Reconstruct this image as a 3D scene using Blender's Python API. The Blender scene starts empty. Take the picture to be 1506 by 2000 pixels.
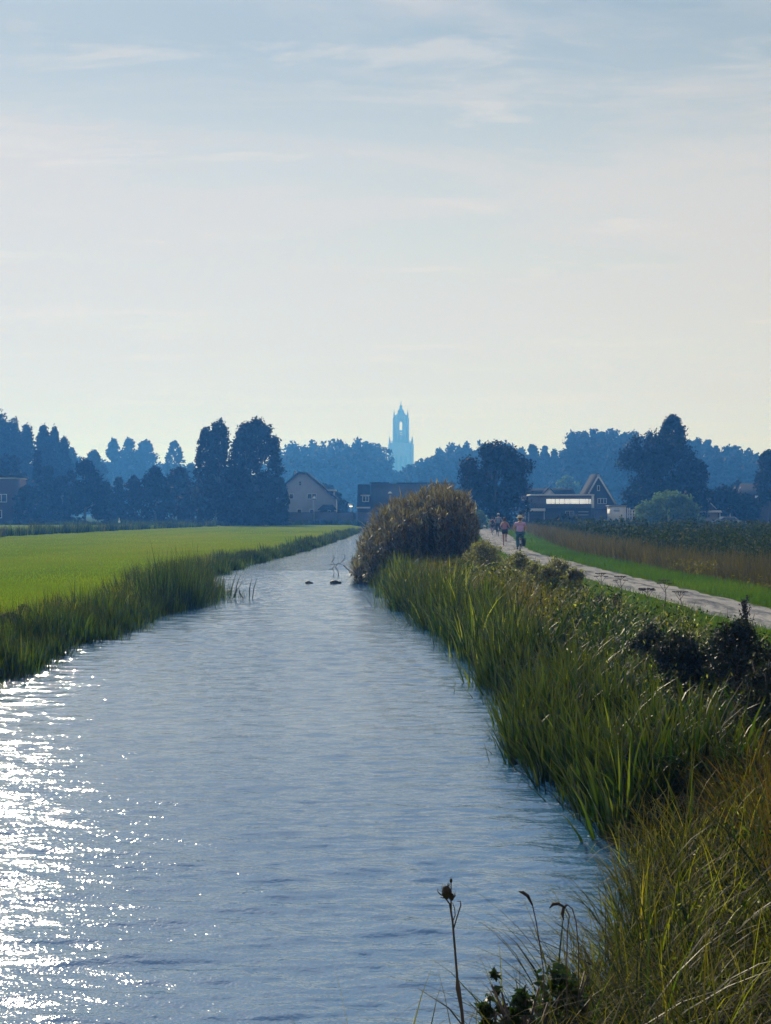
import bpy, math, random
import numpy as np
from mathutils import Vector, Matrix

R = math.radians
rng = np.random.default_rng(7)
random.seed(7)
scene = bpy.context.scene
col = scene.collection

# ------------------------------------------------------------------ camera, sky, sun, exposure
CAMZ, FPX = 2.45, 2890.0
cam_d = bpy.data.cameras.new('camera')
cam = bpy.data.objects.new('camera', cam_d); col.objects.link(cam)
cam.location = (0, 0, CAMZ); cam.rotation_euler = (R(90), 0, 0)
cam_d.sensor_fit = 'VERTICAL'; cam_d.sensor_height = 36.0; cam_d.lens = FPX/2000*36
cam_d.clip_start = 0.1; cam_d.clip_end = 12000
scene.camera = cam

SUN_AZ, SUN_EL = -18.0, 28.0            # degrees left of the view direction, above the horizon
sv = Vector((math.sin(R(SUN_AZ))*math.cos(R(SUN_EL)), math.cos(R(SUN_AZ))*math.cos(R(SUN_EL)), math.sin(R(SUN_EL))))
sd = bpy.data.lights.new('sun', 'SUN'); sd.energy = 4.7; sd.angle = R(0.5); sd.color = (1.0, 0.93, 0.82)
so = bpy.data.objects.new('sun', sd); col.objects.link(so)
so.rotation_euler = sv.to_track_quat('Z', 'Y').to_euler(); so.location = (0, 0, 60)

def build_world():
    w = bpy.data.worlds.new('World'); scene.world = w; w.use_nodes = True
    nt = w.node_tree; nt.nodes.clear(); N = nt.nodes.new; L = nt.links.new
    out = N('ShaderNodeOutputWorld'); bg = N('ShaderNodeBackground'); bg.inputs['Strength'].default_value = 0.10
    sky = N('ShaderNodeTexSky'); sky.sky_type = 'NISHITA'; sky.sun_disc = False
    sky.sun_elevation = R(SUN_EL); sky.sun_rotation = R(SUN_AZ)
    sky.altitude = 0; sky.air_density = 1.0; sky.dust_density = 1.6; sky.ozone_density = 1.5
    tc = N('ShaderNodeTexCoord'); sep = N('ShaderNodeSeparateXYZ'); L(tc.outputs['Generated'], sep.inputs[0])
    # thin high haze veil: pales the sky everywhere, most of all low down
    el = N('ShaderNodeMapRange'); el.clamp = True
    el.inputs['From Min'].default_value = 0.30; el.inputs['From Max'].default_value = 0.75
    el.inputs['To Min'].default_value = 0.97; el.inputs['To Max'].default_value = 0.50
    L(sep.outputs['Z'], el.inputs['Value'])
    veil = N('ShaderNodeValToRGB'); cr = veil.color_ramp
    cr.elements[0].position = 0.0; cr.elements[0].color = (7.4, 6.9, 5.7, 1)
    cr.elements[1].position = 0.9; cr.elements[1].color = (1.9, 3.1, 5.8, 1)
    for p_, c_ in ((.12, (6.9, 6.7, 5.6)), (.22, (5.7, 5.9, 5.6)), (.33, (3.2, 4.05, 4.6)), (.44, (3.2, 5.2, 8.4)), (.70, (2.4, 4.6, 9.0))):
        e = cr.elements.new(p_); e.color = c_+(1,)
    L(sep.outputs['Z'], veil.inputs[0])
    # the veil scatters forward: brighter on the sun's side of the sky than behind the camera
    dt = N('ShaderNodeVectorMath'); dt.operation = 'DOT_PRODUCT'; dt.inputs[1].default_value = (sv.x, sv.y, 0)
    L(tc.outputs['Generated'], dt.inputs[0])
    fw = N('ShaderNodeMapRange'); fw.clamp = True; fw.inputs['From Min'].default_value = -.85; fw.inputs['From Max'].default_value = .80
    fw.inputs['To Min'].default_value = .26; fw.inputs['To Max'].default_value = 1.0; L(dt.outputs['Value'], fw.inputs['Value'])
    vm = N('ShaderNodeVectorMath'); vm.operation = 'SCALE'; L(veil.outputs[0], vm.inputs[0]); L(fw.outputs[0], vm.inputs['Scale'])
    mx = N('ShaderNodeMix'); mx.data_type = 'RGBA'
    L(el.outputs[0], mx.inputs[0]); L(sky.outputs[0], mx.inputs[6]); L(vm.outputs[0], mx.inputs[7])
    # cloud wisps on a flat layer overhead: direction / (z + small)
    zz = N('ShaderNodeMath'); zz.operation = 'ADD'; zz.inputs[1].default_value = 0.06; L(sep.outputs['Z'], zz.inputs[0])
    zm = N('ShaderNodeMath'); zm.operation = 'MAXIMUM'; zm.inputs[1].default_value = 0.02; L(zz.outputs[0], zm.inputs[0])
    dx = N('ShaderNodeMath'); dx.operation = 'DIVIDE'; L(sep.outputs['X'], dx.inputs[0]); L(zm.outputs[0], dx.inputs[1])
    dy = N('ShaderNodeMath'); dy.operation = 'DIVIDE'; L(sep.outputs['Y'], dy.inputs[0]); L(zm.outputs[0], dy.inputs[1])
    cb = N('ShaderNodeCombineXYZ'); L(dx.outputs[0], cb.inputs[0]); L(dy.outputs[0], cb.inputs[1])
    mp = N('ShaderNodeMapping'); mp.inputs['Rotation'].default_value = (0, 0, R(8)); mp.inputs['Scale'].default_value = (1.0, 2.0, 1)
    mp.inputs['Location'].default_value = (3.1, 1.7, 0)
    L(cb.outputs[0], mp.inputs[0])
    def layer(scale, detail, lo, hi, tint, amount, off, extra=None):
        nonlocal mx
        m2 = N('ShaderNodeMapping'); m2.inputs['Location'].default_value = off; L(mp.outputs[0], m2.inputs[0])
        nz = N('ShaderNodeTexNoise'); nz.inputs['Scale'].default_value = scale; nz.inputs['Detail'].default_value = detail
        nz.inputs['Roughness'].default_value = 0.62; nz.inputs['Distortion'].default_value = 0.6
        L(m2.outputs[0], nz.inputs['Vector'])
        mr = N('ShaderNodeMapRange'); mr.clamp = True; mr.interpolation_type = 'SMOOTHSTEP'
        mr.inputs['From Min'].default_value = lo; mr.inputs['From Max'].default_value = hi
        mr.inputs['To Max'].default_value = amount
        if extra is not None:
            ad = N('ShaderNodeMath'); ad.operation = 'ADD'; L(nz.outputs['Fac'], ad.inputs[0]); L(extra, ad.inputs[1]); L(ad.outputs[0], mr.inputs['Value'])
        else: L(nz.outputs['Fac'], mr.inputs['Value'])
        m = N('ShaderNodeMix'); m.data_type = 'RGBA'
        L(mr.outputs[0], m.inputs[0]); L(mx.outputs[2], m.inputs[6]); m.inputs[7].default_value = tint
        mx = m
    # a soft bank of high cloud lies below about 14 degrees, its upper edge ragged
    bank = N('ShaderNodeMapRange'); bank.clamp = True; bank.interpolation_type = 'SMOOTHSTEP'
    bank.inputs['From Min'].default_value = .285; bank.inputs['From Max'].default_value = .215; bank.inputs['To Max'].default_value = .17
    L(sep.outputs['Z'], bank.inputs['Value'])
    layer(0.75, 8, 0.48, 0.68, (6.9, 6.4, 5.9, 1), 0.68, (0, 0, 0), bank.outputs[0])
    layer(1.7, 9, 0.53, 0.67, (7.9, 7.2, 6.4, 1), 0.42, (5.3, 2.2, 1))
    L(mx.outputs[2], bg.inputs['Color']); L(bg.outputs[0], out.inputs['Surface'])
build_world()

vs = scene.view_settings
vs.view_transform = 'Standard'; vs.look = 'None'; vs.gamma = 1.0; vs.exposure = 0.0; vs.use_curve_mapping = False
scene.render.engine = 'CYCLES'
cy = scene.cycles
cy.max_bounces = 6; cy.diffuse_bounces = 3; cy.glossy_bounces = 3; cy.transmission_bounces = 3
cy.transparent_max_bounces = 6; cy.volume_bounces = 0; cy.use_denoising = True
cy.sample_clamp_indirect = 6.0
try:
    cy.denoiser = 'OPENIMAGEDENOISE'; cy.denoising_prefilter = 'ACCURATE'
except Exception: pass

# ------------------------------------------------------------------ materials
def nodes(name):
    m = bpy.data.materials.new(name); m.use_nodes = True
    nt = m.node_tree; b = nt.nodes['Principled BSDF']
    return m, nt, b
def plain(name, c, rough=0.7, metal=0.0, var=0.15, scale=8.0, bump=0.0, spec=0.5):
    """solid colour broken up by two scales of noise"""
    m, nt, b = nodes(name); N = nt.nodes.new; L = nt.links.new
    tc = N('ShaderNodeTexCoord'); nz = N('ShaderNodeTexNoise'); nz.inputs['Scale'].default_value = scale; nz.inputs['Detail'].default_value = 6
    L(tc.outputs['Object'], nz.inputs['Vector'])
    cr = N('ShaderNodeValToRGB'); L(nz.outputs['Fac'], cr.inputs[0])
    cr.color_ramp.elements[0].position = 0.3; cr.color_ramp.elements[1].position = 0.7
    cr.color_ramp.elements[0].color = tuple(x*(1-var) for x in c)+(1,)
    cr.color_ramp.elements[1].color = tuple(min(1, x*(1+var)) for x in c)+(1,)
    L(cr.outputs[0], b.inputs['Base Color'])
    b.inputs['Roughness'].default_value = rough; b.inputs['Metallic'].default_value = metal
    b.inputs['Specular IOR Level'].default_value = spec
    if bump:
        bp = N('ShaderNodeBump'); bp.inputs['Strength'].default_value = bump; bp.inputs['Distance'].default_value = 0.02
        L(nz.outputs['Fac'], bp.inputs['Height']); L(bp.outputs[0], b.inputs['Normal'])
    return m
def leafy(name, cols, trans=0.4, rough=0.45, spec=0.4, tip=None, tgain=1.6):
    """cols: list of (position, rgb) picked by the per-plant 'rnd' value; tip: dry colour towards blade tips ('tt')"""
    m, nt, b = nodes(name); N = nt.nodes.new; L = nt.links.new
    at = N('ShaderNodeAttribute'); at.attribute_name = 'rnd'
    cr = N('ShaderNodeValToRGB'); els = cr.color_ramp.elements
    els[0].position = cols[0][0]; els[0].color = cols[0][1]+(1,)
    els[1].position = cols[-1][0]; els[1].color = cols[-1][1]+(1,)
    for p, c in cols[1:-1]:
        e = els.new(p); e.color = c+(1,)
    L(at.outputs['Fac'], cr.inputs[0]); src = cr.outputs[0]
    if tip:
        a2 = N('ShaderNodeAttribute'); a2.attribute_name = 'tt'
        mr = N('ShaderNodeMapRange'); mr.inputs['From Min'].default_value = tip[1]; mr.inputs['From Max'].default_value = 1.0
        mr.inputs['To Max'].default_value = tip[2]; L(a2.outputs['Fac'], mr.inputs['Value'])
        mx = N('ShaderNodeMix'); mx.data_type = 'RGBA'; L(mr.outputs[0], mx.inputs[0]); L(src, mx.inputs[6]); mx.inputs[7].default_value = tip[0]+(1,)
        src = mx.outputs[2]
    L(src, b.inputs['Base Color']); b.inputs['Roughness'].default_value = rough; b.inputs['Specular IOR Level'].default_value = spec
    tr = N('ShaderNodeBsdfTranslucent')
    g = N('ShaderNodeMix'); g.data_type = 'RGBA'; g.blend_type = 'MULTIPLY'; g.inputs[0].default_value = 1.0
    L(src, g.inputs[6]); g.inputs[7].default_value = (tgain*.92, tgain*1.2, tgain*0.4, 1); L(g.outputs[2], tr.inputs['Color'])
    ms = N('ShaderNodeMixShader'); ms.inputs[0].default_value = trans
    L(b.outputs[0], ms.inputs[1]); L(tr.outputs[0], ms.inputs[2]); L(ms.outputs[0], nt.nodes['Material Output'].inputs['Surface'])
    return m

M = {}
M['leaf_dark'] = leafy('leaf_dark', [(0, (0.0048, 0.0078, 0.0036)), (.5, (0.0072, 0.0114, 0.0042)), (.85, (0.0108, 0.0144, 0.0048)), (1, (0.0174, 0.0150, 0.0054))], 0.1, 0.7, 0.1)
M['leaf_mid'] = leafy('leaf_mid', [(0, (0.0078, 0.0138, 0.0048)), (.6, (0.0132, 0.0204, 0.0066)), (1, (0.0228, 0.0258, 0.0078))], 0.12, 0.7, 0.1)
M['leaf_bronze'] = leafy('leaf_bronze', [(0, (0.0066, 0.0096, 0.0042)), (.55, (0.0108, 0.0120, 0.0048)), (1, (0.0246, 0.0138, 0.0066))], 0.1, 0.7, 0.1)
M['leaf_pale'] = leafy('leaf_pale', [(0, (.07, .11, .07)), (1, (.16, .22, .14))], .3, .7, .1)
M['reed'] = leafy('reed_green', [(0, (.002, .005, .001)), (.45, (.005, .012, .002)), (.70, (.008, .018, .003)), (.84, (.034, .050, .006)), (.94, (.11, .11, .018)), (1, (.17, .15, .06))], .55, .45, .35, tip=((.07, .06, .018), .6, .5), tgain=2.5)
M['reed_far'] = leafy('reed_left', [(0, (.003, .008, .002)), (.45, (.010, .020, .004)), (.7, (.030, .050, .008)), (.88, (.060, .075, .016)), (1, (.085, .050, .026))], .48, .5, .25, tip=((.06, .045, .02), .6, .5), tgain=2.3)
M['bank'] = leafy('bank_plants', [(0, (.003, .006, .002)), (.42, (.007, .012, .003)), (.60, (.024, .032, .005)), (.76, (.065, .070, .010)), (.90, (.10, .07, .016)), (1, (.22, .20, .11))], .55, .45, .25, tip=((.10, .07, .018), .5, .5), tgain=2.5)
M['sedge'] = leafy('sedge', [(0, (.002, .004, .001)), (.42, (.008, .012, .002)), (.60, (.036, .042, .005)), (.78, (.11, .105, .010)), (.92, (.21, .13, .02)), (1, (.42, .35, .18))], .55, .5, .2, tip=((.16, .10, .03), .5, .6), tgain=2.5)
M['bent'] = leafy('bent_leaf', [(0, (.004, .010, .004)), (.6, (.015, .030, .006)), (.9, (.045, .060, .014)), (1, (.11, .14, .05))], .45, .45, .2, tgain=2.4)
M['ochre'] = leafy('ochre_grass', [(0, (.020, .022, .004)), (.5, (.075, .060, .008)), (1, (.15, .085, .018))], .5, .5, .25, tgain=2.0)
M['rust'] = leafy('rust_grass', [(0, (0.0450, 0.0400, 0.0060)), (.5, (0.1000, 0.0600, 0.0100)), (1, (0.1600, 0.0700, 0.0150))], 0.5, 0.6, 0.15, tgain=1.7)
M['turf'] = leafy('turf', [(0, (.030, .060, .006)), (.6, (.060, .10, .008)), (1, (.11, .14, .018))], .5, .8, 0.0, tgain=1.7)
M['turf_meadow'] = leafy('turf_meadow', [(0, (.050, .105, .003)), (.5, (.15, .21, .004)), (1, (.26, .29, .010))], .45, .9, 0.0, tgain=1.5)
M['weed'] = leafy('tall_weed', [(0, (.010, .018, .008)), (.55, (.026, .040, .018)), (.88, (.045, .060, .028)), (1, (.09, .10, .055))], .3, .65, .1)
M['straw'] = leafy('dry_grass', [(0, (0.045, 0.035, 0.019)), (.5, (0.098, 0.071, 0.041)), (1, (0.180, 0.128, 0.075))], .4, .6, .2, tgain=1.2)
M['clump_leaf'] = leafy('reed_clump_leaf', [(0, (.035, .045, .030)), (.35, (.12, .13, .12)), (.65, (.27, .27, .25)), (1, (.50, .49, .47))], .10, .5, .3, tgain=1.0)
M['plume'] = leafy('reed_plume', [(0, (.10, .070, .055)), (.6, (.21, .145, .115)), (1, (.44, .34, .28))], .3, .7, .1, tgain=1.2)
M['brown_bush'] = leafy('brown_bush_leaf', [(0, (.06, .055, .035)), (.4, (.17, .15, .095)), (.8, (.30, .25, .16)), (1, (.50, .44, .30))], .4, .5, .15, tgain=1.5)
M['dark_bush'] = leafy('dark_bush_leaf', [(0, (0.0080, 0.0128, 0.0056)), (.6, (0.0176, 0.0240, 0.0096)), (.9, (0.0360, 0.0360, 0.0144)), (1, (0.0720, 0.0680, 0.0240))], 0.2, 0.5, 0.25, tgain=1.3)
M['bramble'] = leafy('bramble_leaf', [(0, (0.0112, 0.0224, 0.0064)), (.7, (0.0240, 0.0400, 0.0096)), (1, (0.0560, 0.0640, 0.0160))], 0.35, 0.4, 0.35)
M['yellow_weed'] = leafy('yellow_flowers', [(0, (0.0600, 0.0600, 0.0090)), (.5, (0.1560, 0.1200, 0.0120)), (1, (0.2520, 0.1800, 0.0180))], .4, .6, .2, tgain=1.2)
M['bark'] = plain('bark', (.055, .045, .035), .9, bump=.5, scale=6)
M['stem'] = plain('dry_stem', (.085, .055, .050), .7, var=.3, scale=30)
M['seed'] = plain('seed_head', (.050, .034, .028), .9, var=.4, scale=60)
M['dead_dark'] = plain('dead_dock', (.030, .020, .014), .9, var=.4, scale=30)
M['white_wall'] = plain('white_render', (.36, .39, .47), .85, var=.06, scale=1.5)
M['brick_red'] = plain('red_brick', (.085, .065, .075), .9, var=.2, scale=5)
M['brick_brown'] = plain('brown_brick', (.11, .105, .13), .9, var=.15, scale=4)
M['roof_tile'] = plain('roof_tile', (.040, .042, .055), .95, var=.2, scale=4, spec=.05)
M['roof_dark'] = plain('roof_dark', (.022, .022, .028), .95, var=.2, scale=4, spec=.05)
M['roof_blue'] = plain('grey_roof', (.075, .080, .095), .55, var=.08, scale=2)
M['board_dark'] = plain('dark_boarding', (.040, .042, .045), .7, var=.2, scale=6)
M['paint_white'] = plain('white_paint', (.74, .74, .72), .5, var=.04, scale=3)
M['metal'] = plain('galvanised_metal', (.35, .36, .37), .45, .6, var=.1, scale=12)
M['blind'] = plain('metal_blind', (.85, .84, .80), .28, .85, var=.12, scale=9)
M['glass'] = plain('window_glass', (.03, .035, .04), .08, var=.1, scale=2, spec=.8)
M['stone'] = plain('tower_stone', (.27, .25, .22), .9, var=.12, scale=.4)
M['slate'] = plain('tower_slate', (.12, .13, .14), .7, var=.12, scale=.5)
M['skin'] = plain('skin', (.50, .28, .19), .55, var=.06, scale=10)
M['skin_tan'] = plain('skin_tan', (.36, .19, .12), .55, var=.06, scale=10)
M['black_cloth'] = plain('black_cloth', (.016, .016, .020), .85, var=.2, scale=20)
M['lilac_cloth'] = plain('lilac_cloth', (.62, .40, .66), .8, var=.06, scale=14)
M['jeans'] = plain('teal_jeans', (.055, .16, .24), .85, var=.15, scale=25)
M['blue_cloth'] = plain('grey_blue_shirt', (.20, .26, .36), .85, var=.08, scale=12)
M['pink_cloth'] = plain('dusty_pink_cloth', (.42, .20, .25), .85, var=.08, scale=12)
M['red_cloth'] = plain('red_jacket', (.42, .045, .070), .8, var=.1, scale=12)
M['straw_hat'] = plain('straw_hat', (.72, .62, .40), .8, var=.12, scale=30)
M['hair_brown'] = plain('brown_hair', (.050, .026, .014), .6, var=.3, scale=40)
M['hair_red'] = plain('auburn_hair', (.16, .070, .025), .6, var=.3, scale=40)
M['rubber'] = plain('tyre_rubber', (.018, .018, .018), .8, var=.2, scale=20)
M['bike_paint'] = plain('black_bike_paint', (.02, .02, .025), .3, var=.1, scale=10)
M['chrome'] = plain('chrome', (.55, .55, .56), .2, 1.0, var=.05, scale=10)
M['red_lens'] = plain('red_reflector', (.5, .02, .02), .2, var=.1, scale=10)
M['wood_post'] = plain('weathered_wood', (.10, .085, .065), .9, var=.3, scale=20, bump=.4)
M['feather'] = plain('white_feather', (.72, .72, .70), .8, var=.05, scale=10)
M['car_paint'] = plain('silver_car_paint', (.55, .56, .58), .3, .4, var=.03, scale=4)
M['cobble'] = plain('wet_debris', (.05, .045, .035), .5, var=.4, scale=20, bump=.6)
def emis(name, c, s):
    m, nt, b = nodes(name); b.inputs['Base Color'].default_value = c+(1,)
    b.inputs['Emission Color'].default_value = c+(1,); b.inputs['Emission Strength'].default_value = s; return m
M['lamp'] = emis('glint_glow', (1.0, .82, .5), 3.0)  # emission for the lamp that stands in for a glint

M['blind_daylight_glow'] = emis('blind_daylight_glow', (.95, .93, .88), .62)  # emission stands in for daylight on the blinds, no lamp behind them

def ground_mat(name, cols, scale, bump=.3, fine=40, streak=None):
    m, nt, b = nodes(name); N = nt.nodes.new; L = nt.links.new
    tc = N('ShaderNodeTexCoord'); mp = N('ShaderNodeMapping'); L(tc.outputs['Object'], mp.inputs[0])
    if streak: mp.inputs['Scale'].default_value = streak
    n1 = N('ShaderNodeTexNoise'); n1.inputs['Scale'].default_value = scale; n1.inputs['Detail'].default_value = 8; n1.inputs['Roughness'].default_value = .6
    L(mp.outputs[0], n1.inputs['Vector'])
    n2 = N('ShaderNodeTexNoise'); n2.inputs['Scale'].default_value = fine; n2.inputs['Detail'].default_value = 4
    L(tc.outputs['Object'], n2.inputs['Vector'])
    ad = N('ShaderNodeMath'); ad.operation = 'MULTIPLY_ADD'; ad.inputs[1].default_value = .35
    L(n2.outputs['Fac'], ad.inputs[0]); L(n1.outputs['Fac'], ad.inputs[2])
    cr = N('ShaderNodeValToRGB'); els = cr.color_ramp.elements
    els[0].position = cols[0][0]; els[0].color = cols[0][1]+(1,); els[1].position = cols[-1][0]; els[1].color = cols[-1][1]+(1,)
    for p, c in cols[1:-1]:
        e = els.new(p); e.color = c+(1,)
    L(ad.outputs[0], cr.inputs[0]); L(cr.outputs[0], b.inputs['Base Color'])
    b.inputs['Roughness'].default_value = 1.0; b.inputs['Specular IOR Level'].default_value = 0.0
    bp = N('ShaderNodeBump'); bp.inputs['Strength'].default_value = bump; bp.inputs['Distance'].default_value = .04
    L(n2.outputs['Fac'], bp.inputs['Height']); L(bp.outputs[0], b.inputs['Normal'])
    return m
M['g_meadow'] = ground_mat('meadow_ground', [(.42, (.070, .125, .003)), (.58, (.13, .19, .004)), (.70, (.165, .215, .006)), (.86, (.21, .23, .010))], .10, .6, 5, (1, .30, 1))
M['g_soil'] = ground_mat('bank_soil', [(.45, (.020, .024, .010)), (.8, (.045, .045, .018))], 1.5, .6, 12)
M['g_verge'] = ground_mat('verge_ground', [(.45, (.04, .075, .012)), (.8, (.09, .13, .02))], 1.0, .6, 12)
M['g_dry'] = ground_mat('dry_field_ground', [(.45, (.06, .05, .025)), (.8, (.12, .10, .05))], .8, .6, 12)
M['g_path'] = ground_mat('path_gravel', [(.45, (.075, .078, .082)), (.58, (.18, .182, .19)), (.72, (.36, .345, .325))], 1.1, .5, 22, (3.0, .5, 1))

def water_mat():
    m, nt, b = nodes('canal_water'); N = nt.nodes.new; L = nt.links.new
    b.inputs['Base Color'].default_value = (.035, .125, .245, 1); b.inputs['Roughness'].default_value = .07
    b.inputs['IOR'].default_value = 2.7; b.inputs['Specular IOR Level'].default_value = .5
    tc = N('ShaderNodeTexCoord')
    def nz(sx, sy, rot, detail, rough=.55, dist=.0):
        mp = N('ShaderNodeMapping'); mp.inputs['Scale'].default_value = (sx, sy, 1); mp.inputs['Rotation'].default_value = (0, 0, R(rot))
        L(tc.outputs['Object'], mp.inputs[0])
        n = N('ShaderNodeTexNoise'); n.inputs['Scale'].default_value = 1; n.inputs['Detail'].default_value = detail
        n.inputs['Roughness'].default_value = rough; n.inputs['Distortion'].default_value = dist
        L(mp.outputs[0], n.inputs['Vector']); return n.outputs['Fac']
    a = nz(2.2, 6.5, 4, 3, .5, .2); c = nz(5.5, 13.0, -9, 2.5); d = nz(.9, 1.8, 12, 2); g = nz(36, 42, 15, 1)
    gust = nz(.22, .10, 20, 2)
    def mul(x, k):
        n = N('ShaderNodeMath'); n.operation = 'MULTIPLY'; L(x, n.inputs[0]); n.inputs[1].default_value = k; return n.outputs[0]
    def add(x, y):
        n = N('ShaderNodeMath'); n.operation = 'ADD'; L(x, n.inputs[0]); L(y, n.inputs[1]); return n.outputs[0]
    h = add(add(mul(a, .012), mul(c, .010)), add(mul(d, .006), mul(g, .0042)))
    gr = N('ShaderNodeMapRange'); gr.inputs['From Min'].default_value = .3; gr.inputs['From Max'].default_value = .7
    gr.inputs['To Min'].default_value = .55; gr.inputs['To Max'].default_value = 1.15; L(gust, gr.inputs['Value'])
    hm = N('ShaderNodeMath'); hm.operation = 'MULTIPLY'; L(h, hm.inputs[0]); L(gr.outputs[0], hm.inputs[1])
    bp = N('ShaderNodeBump'); bp.inputs['Strength'].default_value = 1.0; bp.inputs['Distance'].default_value = 1.0
    L(hm.outputs[0], bp.inputs['Height']); L(bp.outputs[0], b.inputs['Normal'])
    return m
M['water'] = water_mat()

# ------------------------------------------------------------------ object helpers
def tag(o, label=None, cat=None, group=None, kind=None):
    if label: o['label'] = label
    if cat: o['category'] = cat
    if group: o['group'] = group
    if kind: o['kind'] = kind
    return o
def thing(name, loc, label, cat, group=None, rz=0, scale=1.0):
    o = bpy.data.objects.new(name, None); col.objects.link(o)
    o.location = loc; o.rotation_euler = (0, 0, rz); o.scale = (scale,)*3; o.empty_display_size = .2
    return tag(o, label, cat, group)

class MB:
    """collects vertices and faces (with per-vertex rnd / tt) and links them as one mesh"""
    def __init__(s): s.v = []; s.f = []; s.m = []; s.r = []; s.t = []; s.n = 0
    def add(s, v, f, mat=0, rnd=None, tt=None):
        v = np.asarray(v, np.float32).reshape(-1, 3)
        s.v.append(v); s.r.append(np.zeros(len(v), np.float32) if rnd is None else np.broadcast_to(np.asarray(rnd, np.float32), (len(v),)))
        s.t.append(np.zeros(len(v), np.float32) if tt is None else np.broadcast_to(np.asarray(tt, np.float32), (len(v),)))
        if isinstance(f, np.ndarray): s.f.append((f + s.n, mat))
        else:
            by = {}
            for q in f: by.setdefault(len(q), []).append(q)
            for k, qs in by.items(): s.f.append((np.array(qs, np.int64) + s.n, mat))
        s.n += len(v); return s
    def box(s, lo, hi, mat=0):
        x0, y0, z0 = lo; x1, y1, z1 = hi
        return s.add([(x0,y0,z0),(x1,y0,z0),(x1,y1,z0),(x0,y1,z0),(x0,y0,z1),(x1,y0,z1),(x1,y1,z1),(x0,y1,z1)],
            [(0,3,2,1),(4,5,6,7),(0,1,5,4),(1,2,6,5),(2,3,7,6),(3,0,4,7)], mat)
    def prism(s, pts, y0, y1, mat=0):
        """polygon in the XZ plane extruded along Y"""
        n = len(pts)
        v = [(x, y0, z) for x, z in pts]+[(x, y1, z) for x, z in pts]
        f = [tuple(range(n)), tuple(range(2*n-1, n-1, -1))]+[(i, i+n, (i+1) % n+n, (i+1) % n) for i in range(n)]
        return s.add(v, f, mat)
    def tube(s, pts, rad, k=6, mat=0, rnd=0.5):
        pts = [Vector(p) for p in pts]
        if not hasattr(rad, '__len__'): rad = [rad]*len(pts)
        vs_ = []; fs = []
        prev = None
        for i, p in enumerate(pts):
            d = (pts[min(i+1, len(pts)-1)]-pts[max(i-1, 0)]).normalized()
            a = prev if prev is not None else (Vector((1, 0, 0)) if abs(d.x) < .8 else Vector((0, 1, 0)))
            u = (a-d*a.dot(d)).normalized(); w = d.cross(u); prev = u
            for j in range(k):
                t = 2*math.pi*j/k; vs_.append(p+(u*math.cos(t)+w*math.sin(t))*rad[i])
        for i in range(len(pts)-1):
            for j in range(k):
                fs.append((i*k+j, i*k+(j+1) % k, (i+1)*k+(j+1) % k, (i+1)*k+j))
        fs.append(tuple(range(k-1, -1, -1))); fs.append(tuple((len(pts)-1)*k+j for j in range(k)))
        return s.add([tuple(v) for v in vs_], fs, mat, rnd)
    def ball(s, c, r, k=8, l=6, mat=0, sz=(1, 1, 1), rnd=0.5):
        v = [(c[0], c[1], c[2]-r*sz[2])]
        for i in range(1, l):
            p = -math.pi/2+math.pi*i/l
            for j in range(k):
                t = 2*math.pi*j/k
                v.append((c[0]+r*sz[0]*math.cos(p)*math.cos(t), c[1]+r*sz[1]*math.cos(p)*math.sin(t), c[2]+r*sz[2]*math.sin(p)))
        v.append((c[0], c[1], c[2]+r*sz[2])); f = []
        for j in range(k):
            f.append((0, 1+(j+1) % k, 1+j))
            for i in range(l-2): f.append((1+i*k+j, 1+i*k+(j+1) % k, 1+(i+1)*k+(j+1) % k, 1+(i+1)*k+j))
            f.append((1+(l-2)*k+j, 1+(l-2)*k+(j+1) % k, len(v)-1))
        return s.add(v, f, mat, rnd)
    def build(s, name, mats, parent=None, smooth=False, loc=None, attrs=True):
        me = bpy.data.meshes.new(name)
        v = np.concatenate(s.v) if s.v else np.zeros((0, 3), np.float32)
        nl = sum(f.size for f, _ in s.f); nf = sum(len(f) for f, _ in s.f)
        me.vertices.add(len(v)); me.vertices.foreach_set('co', v.ravel())
        me.loops.add(nl); me.polygons.add(nf)
        me.loops.foreach_set('vertex_index', np.concatenate([f.ravel() for f, _ in s.f]).astype(np.int32))
        sizes = np.concatenate([np.full(len(f), f.shape[1], np.int32) for f, _ in s.f])
        me.polygons.foreach_set('loop_start', (np.cumsum(sizes)-sizes).astype(np.int32))
        me.polygons.foreach_set('material_index', np.concatenate([np.full(len(f), m, np.int32) for f, m in s.f]))
        if smooth: me.polygons.foreach_set('use_smooth', np.ones(nf, bool))
        if attrs:
            a = me.attributes.new('rnd', 'FLOAT', 'POINT'); a.data.foreach_set('value', np.concatenate(s.r))
            a = me.attributes.new('tt', 'FLOAT', 'POINT'); a.data.foreach_set('value', np.concatenate(s.t))
        me.update(calc_edges=True)
        for m in (mats if isinstance(mats, (list, tuple)) else [mats]): me.materials.append(m)
        o = bpy.data.objects.new(name, me); col.objects.link(o)
        if parent is not None: o.parent = parent
        if loc is not None: o.location = loc
        return o

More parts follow.
